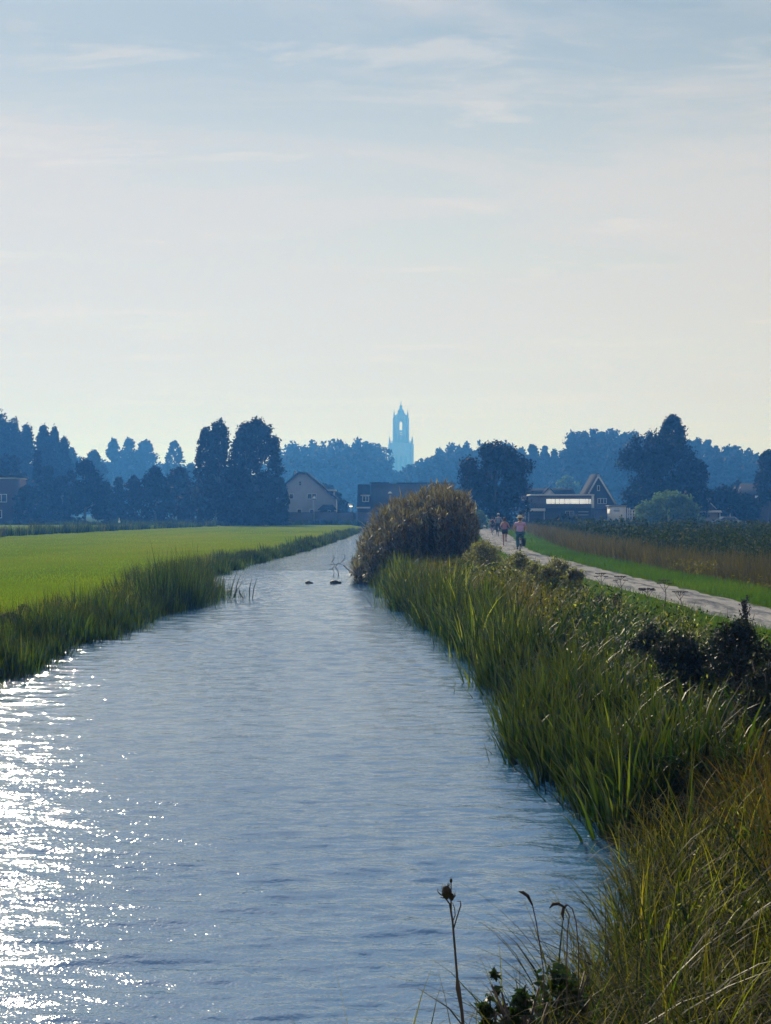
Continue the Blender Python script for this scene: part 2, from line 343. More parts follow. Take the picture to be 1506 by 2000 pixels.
def blades(mb, base, h, w, az, lean, bend, seg=3, mat=0, rnd=None, power=1.0, twist=.7):
    """curved tapering strips; theta (from vertical) = lean + bend * t^power"""
    n = len(base); base = np.asarray(base, float)
    h, w, az, lean, bend = [np.broadcast_to(np.asarray(a, float), (n,)) for a in (h, w, az, lean, bend)]
    t = np.linspace(0, 1, seg+1)
    th = lean[:, None]+bend[:, None]*((t[:-1]+t[1:])/2)[None, :]**power
    ds = h[:, None]/seg
    off = np.concatenate([np.zeros((n, 1)), np.cumsum(np.sin(th)*ds, 1)], 1)
    zz = np.concatenate([np.zeros((n, 1)), np.cumsum(np.cos(th)*ds, 1)], 1)
    cx = base[:, 0:1]+off*np.cos(az)[:, None]; cyy = base[:, 1:2]+off*np.sin(az)[:, None]; cz = base[:, 2:3]+zz
    wa = az+math.pi/2+rng.uniform(-twist, twist, n)
    prof = (1-t**2.2)*.5+.02
    wx = np.cos(wa)[:, None]*w[:, None]*prof[None, :]; wy = np.sin(wa)[:, None]*w[:, None]*prof[None, :]
    V = np.empty((n, seg+1, 2, 3)); V[:, :, 0, 0] = cx-wx; V[:, :, 0, 1] = cyy-wy; V[:, :, 1, 0] = cx+wx; V[:, :, 1, 1] = cyy+wy
    V[:, :, 0, 2] = cz; V[:, :, 1, 2] = cz
    i0 = (np.arange(n)*(seg+1)*2)[:, None]+(np.arange(seg)*2)[None, :]
    F = np.stack([i0, i0+1, i0+3, i0+2], -1).reshape(-1, 4)
    if rnd is None: rnd = rng.random(n)
    mb.add(V.reshape(-1, 3), F, mat, np.repeat(rnd, (seg+1)*2), np.tile(np.repeat(t, 2), n))

def leaves(mb, c, size, mat=0, rnd=None, aspect=.6, up=None):
    """diamond leaf cards, random orientation"""
    n = len(c); size = np.broadcast_to(np.asarray(size, float), (n,))
    a = rng.normal(size=(n, 3)); a /= np.linalg.norm(a, axis=1)[:, None]
    if up is not None: a[:, 2] += up; a /= np.linalg.norm(a, axis=1)[:, None]
    b = rng.normal(size=(n, 3)); b -= a*np.sum(a*b, 1)[:, None]; b /= np.linalg.norm(b, axis=1)[:, None]
    a = a*size[:, None]*.5; b = b*size[:, None]*.5*aspect
    V = np.stack([c-a, c+b-a*.1, c+a, c-b-a*.1], 1).reshape(-1, 3)
    F = (np.arange(n)*4)[:, None]+np.arange(4)[None, :]
    if rnd is None: rnd = rng.random(n)
    mb.add(V, F, mat, np.repeat(rnd, 4))

def P(px, py, Y):
    return ((px-753)/FPX*Y, Y, CAMZ-(py-1000)/FPX*Y)
def XX(px, Y): return (px-753)/FPX*Y
def ZZ(py, Y): return CAMZ-(py-1000)/FPX*Y

# ------------------------------------------------------------------ terrain
LAND = .45
K = .875
LY = np.array([0, 8, 24, 33, 46, 52, 60, 74, 90, 108, 150, 202, 274, 4600.])*K
LX = np.array([-6.3, -6.4, -6.4, -6.3, -5.9, -6.9, -7.5, -7.3, -6.6, -5.7, -4.6, -3.7, -3.4, -3.4])*K
RY = np.array([0, 3.5, 4.6, 5.6, 6.5, 8.2, 10, 11.6, 13, 14.5, 18.8, 24.5, 32, 40, 44, 52, 60, 70, 110, 200, 274, 4600.])*K
RX = np.array([-40, -30, -9, .05, .50, 1.05, 1.75, 2.1, 2.12, 1.85, 1.85, 1.95, 1.5, .95, .45, .1, -.2, -.3, 1.6, 3.6, 4.2, 4.2])*K
def xl(Y): return np.interp(Y, LY, LX)+.12*np.sin(np.asarray(Y)*.9)+.08*np.sin(np.asarray(Y)*2.3)
def xr(Y): return np.interp(Y, RY, RX)+.08*np.sin(np.asarray(Y)*1.1+1)+.05*np.sin(np.asarray(Y)*2.9)
def prof(d):
    return np.interp(d, [-1.5, -.6, 0, .5, 1.4, 2.4], [-.9, -.6, -.02, .14, .31, LAND])
def H(X, Y):
    X = np.asarray(X, float); Y = np.asarray(Y, float)
    d = np.maximum(X-xr(Y), xl(Y)-X)
    z = prof(d)
    z = z+np.clip((3.0-Y)/3.0, 0, 1)*.35
    end = np.clip((Y-236)/4, 0, 1)              # the canal ends under the garden walls
    z = z*(1-end)+LAND*end
    on = np.clip((d-2.2)/2, 0, 1)
    z = z+on*(.05*np.sin(X*.23+1)*np.cos(Y*.11)+.02*np.sin(X*.9)*np.sin(Y*.5))*np.clip(1-Y/260, 0, 1)
    return z
PY = np.array([-60, 0, 28, 50, 70, 88, 105, 123, 150, 193, 235, 320.])
PX = np.array([9.6, 8.3, 7.35, 6.7, 6.45, 7.1, 8.0, 9.2, 10.3, 12.1, 14.5, 20])
PW = np.array([.93, .93, .88, .88, .9, 1.1, 1.25, 1.4, 1.4, 1.3, 1.2, 1.2])
# smooth the path line
_yy = np.linspace(-60, 320, 381); _px = np.interp(_yy, PY, PX); _k = np.ones(15)/15
_px = np.convolve(np.pad(_px, 7, 'edge'), _k, 'valid')
def pcx(Y): return np.interp(Y, _yy, _px)
def pw(Y): return np.interp(Y, PY, PW)

def build_ground():
    xs = np.unique(np.concatenate([np.linspace(-1800, -60, 20), np.linspace(-60, -9, 40), np.linspace(-9, 14, 116), np.linspace(14, 60, 30), np.linspace(60, 1800, 20)]))
    ys = np.unique(np.concatenate([np.linspace(-250, -10, 8), np.linspace(-10, 40, 126), np.linspace(40, 130, 120), np.linspace(130, 260, 90), np.linspace(260, 2900, 24)]))
    X, Y = np.meshgrid(xs, ys); Z = H(X, Y)
    # carve a shallow tray for the path sheet
    d = np.abs(X-pcx(Y))/pw(Y)
    Z = np.where((Y > -60) & (Y < 320), Z-.05*np.clip(1.15-d, 0, 1)*4*.25, Z)
    nx, ny = len(xs), len(ys)
    V = np.stack([X, Y, Z], -1).reshape(-1, 3)
    i = (np.arange(ny-1)[:, None]*nx+np.arange(nx-1)[None, :]).ravel()
    F = np.stack([i, i+1, i+nx+1, i+nx], -1)
    cxm = (X[:-1, :-1]+X[1:, 1:]).ravel()/2; cym = (Y[:-1, :-1]+Y[1:, 1:]).ravel()/2
    dl = xl(cym)-cxm; dr = cxm-xr(cym)
    mi = np.ones(len(F), int)
    mi[dl > .7] = 0; mi[(dr > 2.6) & (cxm < 10.6)] = 2; mi[(cxm >= pcx(cym)+2.4)] = 3; mi[(cym > 250)] = 2
    mb = MB(); mb.v.append(V.astype(np.float32)); mb.r.append(np.zeros(len(V), np.float32)); mb.t.append(np.zeros(len(V), np.float32)); mb.n = len(V)
    for k in range(4):
        if (mi == k).any(): mb.f.append((F[mi == k], k))
    o = mb.build('ground', [M['g_meadow'], M['g_soil'], M['g_verge'], M['g_dry']], smooth=True, attrs=False); tag(o, kind='structure')
build_ground()

def build_path():
    ys = np.concatenate([np.linspace(-60, 20, 40), np.linspace(20.5, 130, 280), np.linspace(131, 300, 90)])
    us = np.linspace(-1, 1, 17); V = []
    for y in ys:
        w = pw(y); ragl = 1+.07*math.sin(y*1.7)+.05*math.sin(y*4.1); ragr = 1+.06*math.sin(y*1.3+2)+.05*math.sin(y*3.7)
        for u in us:
            x = pcx(y)+u*w*(ragl if u < 0 else ragr)
            z = float(H(pcx(y), y))+.004+.035*math.exp(-(u/.28)**2)-.02*math.exp(-((abs(u)-.5)/.16)**2)-.05*max(0, abs(u)-.88)/.12
            z += .008*math.sin(y*2.1+u*5)+.006*math.sin(y*5.3-u*9)
            V.append((x, y, z))
    n = len(us); F = [(i*n+j, i*n+j+1, (i+1)*n+j+1, (i+1)*n+j) for i in range(len(ys)-1) for j in range(n-1)]
    o = MB().add(V, F).build('path', M['g_path'], smooth=True, attrs=False); tag(o, kind='structure')
build_path()

def build_water():
    """ripples are real relief near the camera: a sum of short wind waves, shorter ones dying out with distance"""
    ys = np.unique(np.concatenate([np.linspace(3, 6.5, 6), np.arange(6.5, 16, .02), np.arange(16, 30, .055), np.arange(30, 62, .12), np.arange(62, 242, 1.2)]))
    us = np.linspace(0, 1, 150)
    a = xl(ys)-1.0; b = np.maximum(xr(ys), -6)+1.0
    X = a[:, None]+(b-a)[:, None]*us[None, :]; Y = np.repeat(ys[:, None], len(us), 1); Z = np.zeros_like(X)
    r = np.random.default_rng(11)
    for k in range(60):
        lam = .085*(.95/.085)**(r.random()**1.8); th = math.pi/2+r.normal(0, .42); kk = 2*math.pi/lam
        slope = .054*r.uniform(.6, 1.3)*(1 if lam < .6 else .6)
        fade = np.clip((lam*200-Y)/(lam*80), 0, 1)
        grp = .65+.35*np.sin(X*r.uniform(.4, 1.6)+r.uniform(0, 6))*np.sin(Y*r.uniform(.3, 1.2)+r.uniform(0, 6))
        Z += slope/kk*np.sin(kk*(X*math.cos(th)+Y*math.sin(th))+r.uniform(0, 6.28)+1.2*np.sin(X*r.uniform(.5, 2.5)+r.uniform(0, 6)))*fade*grp
    Z *= .8+.3*np.sin(X*.5+Y*.13)*np.sin(Y*.21+1)
    n = len(us); i0 = (np.arange(len(ys)-1)[:, None]*n+np.arange(n-1)[None, :]).ravel()
    F = np.stack([i0, i0+1, i0+n+1, i0+n], -1)
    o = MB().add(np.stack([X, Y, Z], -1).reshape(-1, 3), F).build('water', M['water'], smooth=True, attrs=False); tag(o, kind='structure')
build_water()

# ------------------------------------------------------------------ far tower
def build_tower():
    Y = 1400.0; k = Y/FPX; X = XX(783, Y)
    t = thing('church_tower', (X, Y, LAND), 'tall pale blue Gothic church tower rising from the haze above the distant wood', 'church tower')
    z = lambda py: ZZ(py, Y)-LAND
    hw = 22*k
    b = MB(); zt = z(866)
    b.box((-hw, -hw, 0), (hw, hw, zt))
    for s1 in (-1, 1):
        for s2 in (-1, 1):
            b.box((s1*hw-1.3, s2*hw-1.3, 0), (s1*hw+1.3, s2*hw+1.3, zt-1))
            b.box((s1*hw-1.5, s2*hw-1.5, zt-5), (s1*hw+1.5, s2*hw+1.5, zt-4))
    b.build('base_stage', M['stone'], t)
    # tall blind niches on the base
    for x in (-4.5, 0, 4.5):
        m = MB(); m.prism([(x-1.1, zt-34), (x+1.1, zt-34), (x+1.1, zt-14), (x, zt-11.5), (x-1.1, zt-14)], -hw-.35, -hw-.05); m.build('niche', M['slate'], t)
    m = MB()
    for s1 in (-1, 1):
        m.box((-hw, s1*(hw-.3)-.15, zt+1.4), (hw, s1*(hw-.3)+.15, zt+1.8)); m.box((s1*(hw-.3)-.15, -hw, zt+1.4), (s1*(hw-.3)+.15, hw, zt+1.8))
        for q in np.linspace(-hw, hw, 17):
            m.box((q-.12, s1*(hw-.3)-.12, zt), (q+.12, s1*(hw-.3)+.12, zt+1.4)); m.box((s1*(hw-.3)-.12, q-.12, zt), (s1*(hw-.3)+.12, q+.12, zt+1.4))
    m.build('balustrade', M['stone'], t)
    for s1 in (-1, 1):
        for s2 in (-1, 1):
            m = MB(); m.box((s1*hw-.8, s2*hw-.8, zt), (s1*hw+.8, s2*hw+.8, zt+2.6)); m.tube([(s1*hw, s2*hw, zt+2.6), (s1*hw, s2*hw, zt+6.6)], [.75, .08], 4); m.build('pinnacle', M['stone'], t)
    # octagonal lantern, one wall a side with a pointed opening
    z1 = z(811); ro = 14.6*k; ap = ro*math.cos(math.pi/8); side = 2*ro*math.sin(math.pi/8)/2
    for i in range(8):
        a = math.pi/4*i; m = MB(); w0 = 1.3; zb = z(841); zh = z(825); zp = z(821.5); th = 1.1; yo = -ap
        pts_l = [(-side, zt), (-w0, zt), (-w0, zh), (0, zp), (0, z1), (-side, z1)]
        def pl(pts, y0=yo, y1=yo+th): m.prism(pts, y0, y1)
        if i not in (0, 4):
            pl([(-side, zt), (side, zt), (side, z1), (-side, z1)], yo+.3, yo+th)
            pl([(-side, zt), (-w0*.8, zt), (-w0*.8, z1), (-side, z1)], yo, yo+.295); pl([(w0*.8, zt), (side, zt), (side, z1), (w0*.8, z1)], yo, yo+.295)
            pl([(-w0*.8, z(845)), (w0*.8, z(845)), (w0*.8, z(842)), (-w0*.8, z(842))], yo+.02, yo+.293); pl([(-w0*.8, zh), (0, zp), (w0*.8, zh), (w0*.8, z1), (-w0*.8, z1)], yo+.02, yo+.293)
            ob = m.build('lantern_wall', M['stone'], t); ob.rotation_euler = (0, 0, a); m = MB()
            m.box((-.9, -ro-1.0, zt), (.9, -ro+1.2, z1-3)); m.box((-.6, -ro-.5, z1-3), (.6, -ro+.7, z1+1.0)); m.tube([(0, -ro+.1, z1+1), (0, -ro+.1, z1+5.2)], [.7, .1], 4)
            ob = m.build('buttress', M['stone'], t); ob.rotation_euler = (0, 0, a+math.pi/8)
            continue
        pl([(-side, zt), (-w0, zt), (-w0, z1), (-side, z1)]); pl([(w0, zt), (side, zt), (side, z1), (w0, z1)])
        pl([(-w0, zt), (w0, zt), (w0, z(850)), (-w0, z(850))], yo+.02, yo+th-.02)
        pl([(-w0, z(848)), (w0, z(848)), (w0, z(846.3)), (-w0, z(846.3))], yo+.02, yo+th-.02)
        pl([(-w0, z(844)), (w0, z(844)), (w0, zb), (-w0, zb)], yo+.02, yo+th-.02)
        pl([(-w0, zh), (0, zp), (0, z1), (-w0, z1)], yo+.02, yo+th-.02); pl([(0, zp), (w0, zh), (w0, z1), (0, z1)], yo+.02, yo+th-.02)
        ob = m.build('lantern_wall', M['stone'], t); ob.rotation_euler = (0, 0, a)
        m = MB(); m.box((-.9, -ro-1.0, zt), (.9, -ro+1.2, z1-3)); m.box((-.6, -ro-.5, z1-3), (.6, -ro+.7, z1+1.0)); m.tube([(0, -ro+.1, z1+1), (0, -ro+.1, z1+5.2)], [.7, .1], 4)
        ob = m.build('buttress', M['stone'], t); ob.rotation_euler = (0, 0, a+math.pi/8)
    m = MB(); rs = ap*.86
    lv = [(z1, rs), (z(812), rs*.98), (z(806), rs*.62), (z(799), rs*.32), (z(795.5), rs*.20), (z(795), rs*.30), (z(793.5), rs*.26), (z(791), rs*.10)]
    V = [(r*math.cos(math.pi/4*j+math.pi/8), r*math.sin(math.pi/4*j+math.pi/8), zz) for zz, r in lv for j in range(8)]
    F = [(i*8+j, i*8+(j+1) % 8, (i+1)*8+(j+1) % 8, (i+1)*8+j) for i in range(len(lv)-1) for j in range(8)]+[tuple(range(56, 64)), tuple(range(7, -1, -1))]
    m.add(V, F); m.build('spire', M['slate'], t)
    m = MB(); m.tube([(0, 0, z(791)), (0, 0, z(784.5))], .16, 6); m.box((-.9, -.1, z(787.6)), (.9, .1, z(787))); m.ball((0, 0, z(790)), .5); m.box((-.1, -.1, z(785.5)), (1.0, .1, z(784.6)))
    m.build('weather_vane', M['slate'], t)
build_tower()

# ------------------------------------------------------------------ trees
def envelope(kind, t):
    t = np.clip(t, 0, 1)
    if kind == 'poplar': return np.minimum(1, (t/.3)**.4+.25*(t < .02))*np.clip(1-t, 0, 1)**.34*1.25
    if kind == 'dome': return np.sqrt(np.clip(1-t**3.4, 0, 1))**.95
    if kind == 'block': return np.sqrt(np.clip(1-t**6.5, 0, 1))*np.minimum(1, .8+t*.8)
    if kind == 'cone': return np.clip(1-t, 0, 1)**.75*np.minimum(1, .75+t*2)
    u = np.where(t > .42, (t-.42)/.58, (.42-t)/.62); return np.sqrt(np.clip(1-u*u, 0, 1))
def crown(mb, hgt, rad, kind, z0, n_lobe, n_leaf, leaf, gap=0.0, flat=1.0, zs=1.0, lob=(.20, .34)):
    t = rng.random(n_lobe)**.85; e = envelope(kind, t)
    a = rng.uniform(0, 2*math.pi, n_lobe); lr = rng.uniform(lob[0], lob[1], n_lobe)*rad
    rr = np.sqrt(rng.uniform(.05+gap*.5, 1, n_lobe))*np.clip(e*rad*1.05-lr*.62, 0, None)
    c = np.stack([rr*np.cos(a), rr*np.sin(a)*flat, z0+t*(hgt-z0-lr*zs*.9)+lr*.1], 1)
    c[:, 2] = np.minimum(c[:, 2], hgt-lr*zs*.8)
    p = lr**2; p /= p.sum(); which = rng.choice(n_lobe, n_leaf, p=p)
    d = rng.normal(size=(n_leaf, 3)); d /= np.linalg.norm(d, axis=1)[:, None]
    q = rng.random(n_leaf)**(1/2.6)*rng.choice([.9, 1.0, 1.1, 1.35], n_leaf)
    pos = c[which]+d*(lr[which]*q)[:, None]*np.array([1, 1, zs])
    pos[:, 2] = np.maximum(pos[:, 2], .1)
    rn = np.clip(rng.random(n_leaf)*.6+rng.random(n_lobe)[which]*.4, 0, 1)
    leaves(mb, pos, leaf*rng.uniform(.6, 1.3, n_leaf), 0, rn)
    return c, lr
def tree(px, top, wpx, Y, kind, label, name='broadleaf_tree', mat='leaf_dark', cb=.06, dens=1.0, gap=0.0, group='trees behind the meadow and the houses', lob=(.20, .34), zs=1.0, leafk=1.0, flat=1.0, base=None, cat='tree'):
    X = XX(px, Y); bz = LAND if base is None else base
    hgt = ZZ(top, Y)-bz; rad = wpx/2/FPX*Y*1.08
    t = thing(name, (X, Y, bz), label, cat, group)
    area = wpx/2*(1000-top+(bz+1)/Y*FPX)          # about the picture area it covers
    leaf = max(.05, Y*.0021)*leafk
    n_leaf = int(np.clip(area*2.3*dens/leafk**2*.8, 1400, 22000)); n_lobe = int(np.clip(hgt/rad*20*(.27/(sum(lob)/2))**2.2*(1-gap*.3), 30, 170))
    mb = MB(); c, lr = crown(mb, hgt, rad, kind, hgt*cb, n_lobe, n_leaf, leaf, gap, flat, zs, lob)
    mb.build('crown', M[mat], t)
    m = MB(); tr = max(.12, hgt*.018)
    m.tube([(0, 0, -.3), (.02*hgt*rng.normal(), 0, hgt*.35), (0, 0, hgt*.85)], [tr*1.25, tr*.85, tr*.25], 7)
    for i in rng.choice(len(c), min(9, len(c)), replace=False):
        zb = max(hgt*cb, c[i][2]*.65); zb = min(zb, hgt*.7)
        m.tube([(0, 0, zb), (c[i][0]*.5, c[i][1]*.5, zb+(c[i][2]-zb)*.65), tuple(c[i])], [tr*.45, tr*.3, tr*.1], 5)
    m.build('trunk', M['bark'], t)
    return t

G_POP = 'poplars at the left edge'
T = [
 # far left poplars
 (-8, 800, 74, 330, 'poplar', 'tall dark poplar cut by the left edge of the photo', 'poplar', 'leaf_dark', {'zs': 2.2, 'group': G_POP}),
 (27, 819, 54, 332, 'poplar', 'slim dark poplar, second from the left edge', 'poplar', 'leaf_dark', {'zs': 2.2, 'group': G_POP}),
 (52, 827, 40, 336, 'poplar', 'narrow poplar with a spiky top, third from the left edge', 'poplar', 'leaf_dark', {'zs': 2.4, 'group': G_POP}),
 (85, 829, 44, 326, 'poplar', 'broad twin-topped poplar right of the gap in the poplar row', 'poplar', 'leaf_dark', {'zs': 2.0, 'group': G_POP}),
 (106, 833, 32, 329, 'poplar', 'slender poplar leaning against the broad twin-topped one', 'poplar', 'leaf_dark', {'zs': 2.2, 'group': G_POP}),
 (125, 853, 38, 331, 'poplar', 'shortest poplar at the right end of the left row', 'poplar', 'leaf_dark', {'zs': 2.0, 'group': G_POP}),
 (140, 873, 28, 420, 'round', 'small hazy tree in the dip right of the poplar row', 'broadleaf_tree', 'leaf_mid', {}),
 (183, 880, 52, 430, 'round', 'low rounded hazy tree left of the far tall clump', 'broadleaf_tree', 'leaf_mid', {}),
 (222, 858, 42, 560, 'round', 'leftmost pale blue tree of the far tall clump', 'broadleaf_tree', 'leaf_mid', {'gap': .3}),
 (252, 856, 46, 570, 'round', 'pale blue tree with sky gaps in the far tall clump', 'broadleaf_tree', 'leaf_mid', {'gap': .5, 'dens': .8}),
 (285, 858, 52, 575, 'round', 'widest pale blue tree of the far tall clump', 'broadleaf_tree', 'leaf_mid', {}),
 (341, 861, 42, 520, 'round', 'thin see-through tree standing alone right of the far clump', 'broadleaf_tree', 'leaf_mid', {'gap': .8, 'dens': .5, 'lob': (.14, .24)}),
 (372, 905, 40, 480, 'round', 'low hazy tree left of the big pair of dark trees', 'broadleaf_tree', 'leaf_mid', {}),
 # nearer left belt
 (22, 884, 76, 262, 'round', 'rounded tree behind the dark house at the left edge', 'broadleaf_tree', 'leaf_bronze', {'cb': .0}),
 (73, 880, 34, 256, 'cone', 'dark conical tree between the house and the belt', 'conifer', 'leaf_dark', {'cb': .0}),
 (94, 910, 52, 250, 'cone', 'green pointed tree beside the rounded garden bush', 'broadleaf_tree', 'leaf_mid', {'cb': .0}),
 (122, 925, 50, 247, 'round', 'low dark tree left of the tallest belt tree', 'broadleaf_tree', 'leaf_dark', {'cb': .0}),
 (165, 898, 74, 240, 'round', 'tallest rounded dark tree of the belt behind the meadow', 'broadleaf_tree', 'leaf_dark', {'cb': .0}),
 (205, 940, 48, 244, 'round', 'low dark tree right of the tallest belt tree', 'broadleaf_tree', 'leaf_mid', {'cb': .0}),
 (232, 932, 44, 246, 'cone', 'pointed mid-height tree in the middle of the belt', 'broadleaf_tree', 'leaf_mid', {'cb': .0}),
 (262, 928, 44, 243, 'round', 'dark tree left of the domed belt tree', 'broadleaf_tree', 'leaf_bronze', {'cb': .0}),
 (303, 912, 62, 240, 'round', 'domed dark tree in the right half of the belt', 'broadleaf_tree', 'leaf_dark', {'cb': .0}),
 (348, 912, 64, 252, 'round', 'bronze tinted tree left of the big pair of dark trees', 'broadleaf_tree', 'leaf_bronze', {'cb': .0, 'gap': .2}),
 (372, 945, 50, 241, 'round', 'low reddish tree at the foot of the big pair', 'broadleaf_tree', 'leaf_bronze', {'cb': .0}),
 # big pair
 (403, 834, 46, 226, 'poplar', 'left and lower spire of the big dark trees beside the white house', 'poplar', 'leaf_dark', {'zs': 1.9, 'lob': (.16, .28), 'gap': .6, 'dens': .7}),
 (428, 817, 54, 224, 'poplar', 'pointed spire of the big dark trees, second from their left', 'poplar', 'leaf_dark', {'zs': 1.9, 'lob': (.15, .27), 'gap': .6, 'dens': .75}),
 (478, 824, 58, 223, 'poplar', 'dark tree with sky gaps between the pointed spire and the widest crown', 'poplar', 'leaf_dark', {'zs': 1.3, 'gap': .7, 'lob': (.18, .28), 'dens': .6}),
 (503, 817, 100, 225, 'round', 'widest dark tree with lumpy crown left of the white house', 'broadleaf_tree', 'leaf_dark', {'gap': .9, 'cb': .25, 'dens': .6, 'lob': (.13, .22)}),
 (420, 935, 90, 221, 'dome', 'dark undergrowth tree below the pointed spire', 'broadleaf_tree', 'leaf_dark', {'cb': .0}),
 (478, 945, 84, 219, 'dome', 'wide low dark tree below the widest crown', 'broadleaf_tree', 'leaf_dark', {'cb': .0}),
 (545, 930, 44, 224, 'round', 'small tree overlapping the left corner of the white house', 'broadleaf_tree', 'leaf_mid', {'cb': .0, 'gap': .3}),
 (515, 955, 62, 217, 'dome', 'pale topped shrub at the foot of the big trees', 'shrub', 'leaf_mid', {'cb': .0, 'cat': 'shrub'}),
 (640, 943, 36, 300, 'round', 'small dark tree peeping over the white house dormer', 'broadleaf_tree', 'leaf_dark', {}),
 (660, 962, 36, 262, 'round', 'bushy tree between the white house and the dark roofed house', 'broadleaf_tree', 'leaf_dark', {'cb': .0}),
 # right of centre
 (968, 863, 140, 185, 'block', 'huge dark rounded tree beside the path behind the cyclists', 'broadleaf_tree', 'leaf_bronze', {'cb': .0, 'lob': (.17, .28), 'dens': 1.4}),
 (1020, 890, 40, 450, 'round', 'hazy tree right behind the huge dark rounded tree', 'broadleaf_tree', 'leaf_mid', {}),
 (1040, 868, 40, 470, 'round', 'hazy tree with a ragged top above the low brick building', 'broadleaf_tree', 'leaf_mid', {'gap': .3}),
 (1064, 870, 26, 480, 'poplar', 'narrow hazy see-through tree above the low brick building', 'poplar', 'leaf_mid', {'gap': .6, 'dens': .6, 'zs': 1.6}),
 (1083, 878, 26, 485, 'poplar', 'short hazy tree at the notch before the big wood', 'poplar', 'leaf_mid', {'gap': .5, 'zs': 1.5}),
 (1108, 930, 64, 360, 'round', 'pale rounded tree behind the roof with the white gable', 'broadleaf_tree', 'leaf_pale', {}),
 (1290, 842, 166, 205, 'block', 'great dark domed tree behind the silvery willow bush', 'broadleaf_tree', 'leaf_dark', {'cb': .0, 'lob': (.17, .28), 'dens': 1.4}),
 (1314, 809, 46, 208, 'round', 'tall loose crown rising above the great dark dome', 'broadleaf_tree', 'leaf_dark', {'cb': .72, 'gap': .4, 'lob': (.2, .32), 'dens': .4}),
 (1362, 895, 44, 206, 'block', 'ragged tree on the right flank of the great dark dome', 'broadleaf_tree', 'leaf_dark', {'gap': .4, 'cb': .1}),
 (1414, 950, 90, 215, 'dome', 'dark wide garden tree right of the small gabled house', 'broadleaf_tree', 'leaf_dark', {'cb': .0}),
 (1458, 965, 60, 212, 'dome', 'low dark garden tree before the house at the right edge', 'broadleaf_tree', 'leaf_bronze', {'cb': .0}),
 (1502, 880, 56, 225, 'round', 'dark tree cut by the right edge of the photo', 'broadleaf_tree', 'leaf_dark', {'cb': .35}),
 (1440, 940, 40, 300, 'round', 'small tree behind the roof at the right edge', 'broadleaf_tree', 'leaf_dark', {}),
]
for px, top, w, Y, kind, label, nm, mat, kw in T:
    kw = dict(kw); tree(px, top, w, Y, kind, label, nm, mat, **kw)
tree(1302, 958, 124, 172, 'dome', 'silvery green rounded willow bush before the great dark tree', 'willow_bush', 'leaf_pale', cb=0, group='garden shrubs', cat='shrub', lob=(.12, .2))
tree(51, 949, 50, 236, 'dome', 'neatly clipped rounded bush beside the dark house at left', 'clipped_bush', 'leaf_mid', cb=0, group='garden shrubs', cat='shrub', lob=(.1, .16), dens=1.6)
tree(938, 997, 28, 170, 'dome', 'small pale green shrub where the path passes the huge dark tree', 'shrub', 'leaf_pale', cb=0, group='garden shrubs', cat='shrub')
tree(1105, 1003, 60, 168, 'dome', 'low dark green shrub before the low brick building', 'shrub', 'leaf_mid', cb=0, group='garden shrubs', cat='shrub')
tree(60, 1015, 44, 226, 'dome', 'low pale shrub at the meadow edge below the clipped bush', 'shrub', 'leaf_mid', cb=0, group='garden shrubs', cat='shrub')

def woodland(name, label, sky, Y, mat, step=15, seed=1):
    """skyline [(px, top)], a mass of overlapping crowns"""
    r = np.random.default_rng(seed); mb = MB(); m2 = MB()
    xs = np.arange(sky[0][0], sky[-1][0], step)
    sx = [a for a, b in sky]; sy = [b for a, b in sky]
    for row in range(3):
        for x in xs+r.uniform(-5, 5, len(xs)):
            Yt = Y+row*25+r.uniform(-8, 8)
            top = np.interp(x, sx, sy)+(0, 2, 0)[row]+r.uniform(-2, 6)+(22 if row == 0 else 0)+(10 if row == 1 else 0)
            hgt = ZZ(top, Yt)-LAND
            rad = r.uniform(22, 34)/FPX*Yt
            n = 1100 if row else 900
            sub = MB(); crown(sub, hgt, rad, 'dome' if r.random() < .5 else 'round', hgt*.05, 34, n, Yt*.0027, .1, zs=1.1, lob=(.16, .34))
            v = sub.v[0]+np.array([XX(x, Yt), Yt, LAND], np.float32); f, _ = sub.f[0]
            mb.add(v, f, 0, sub.r[0])
    o = mb.build(name, M[mat]); tag(o, label, 'woodland', kind='stuff')
woodland('woodland', 'hazy blue wood behind the white house, left of the church tower',
         [(545, 872), (570, 864), (600, 862), (625, 860), (650, 852), (672, 856), (682, 860), (700, 857), (730, 862), (750, 866), (757, 905), (775, 918), (800, 915)], 560, 'leaf_mid', seed=2)
woodland('woodland', 'hazy blue wood rising right of the church tower towards the huge dark tree',
         [(790, 912), (805, 898), (830, 893), (845, 885), (868, 872), (885, 864), (915, 862), (950, 864), (985, 862), (1010, 864), (1030, 872), (1060, 900), (1085, 905), (1105, 890), (1115, 870)], 520, 'leaf_mid', seed=3)
woodland('woodland', 'high hazy wood behind the gabled houses at right',
         [(1100, 875), (1112, 848), (1130, 836), (1160, 832), (1200, 836), (1250, 840), (1300, 845), (1350, 856), (1390, 864), (1430, 868), (1460, 874), (1520, 882)], 450, 'leaf_dark', seed=4)
woodland('woodland', 'low hazy wood far behind the dark tree belt at left',
         [(-20, 900), (60, 905), (130, 890), (200, 892), (260, 895), (330, 902), (400, 910), (470, 905), (550, 905)], 640, 'leaf_mid', step=22, seed=5)

woodland('woodland', 'belt of trees carrying on past the left edge of the meadow',
         [(-900, 905), (-700, 870), (-520, 850), (-380, 872), (-220, 840), (-120, 858), (-40, 842)], 320, 'leaf_dark', step=24, seed=6)
woodland('woodland', 'wood carrying on past the right edge behind the field of weeds',
         [(1515, 882), (1650, 870), (1800, 892), (2000, 860), (2250, 880)], 420, 'leaf_dark', step=24, seed=7)

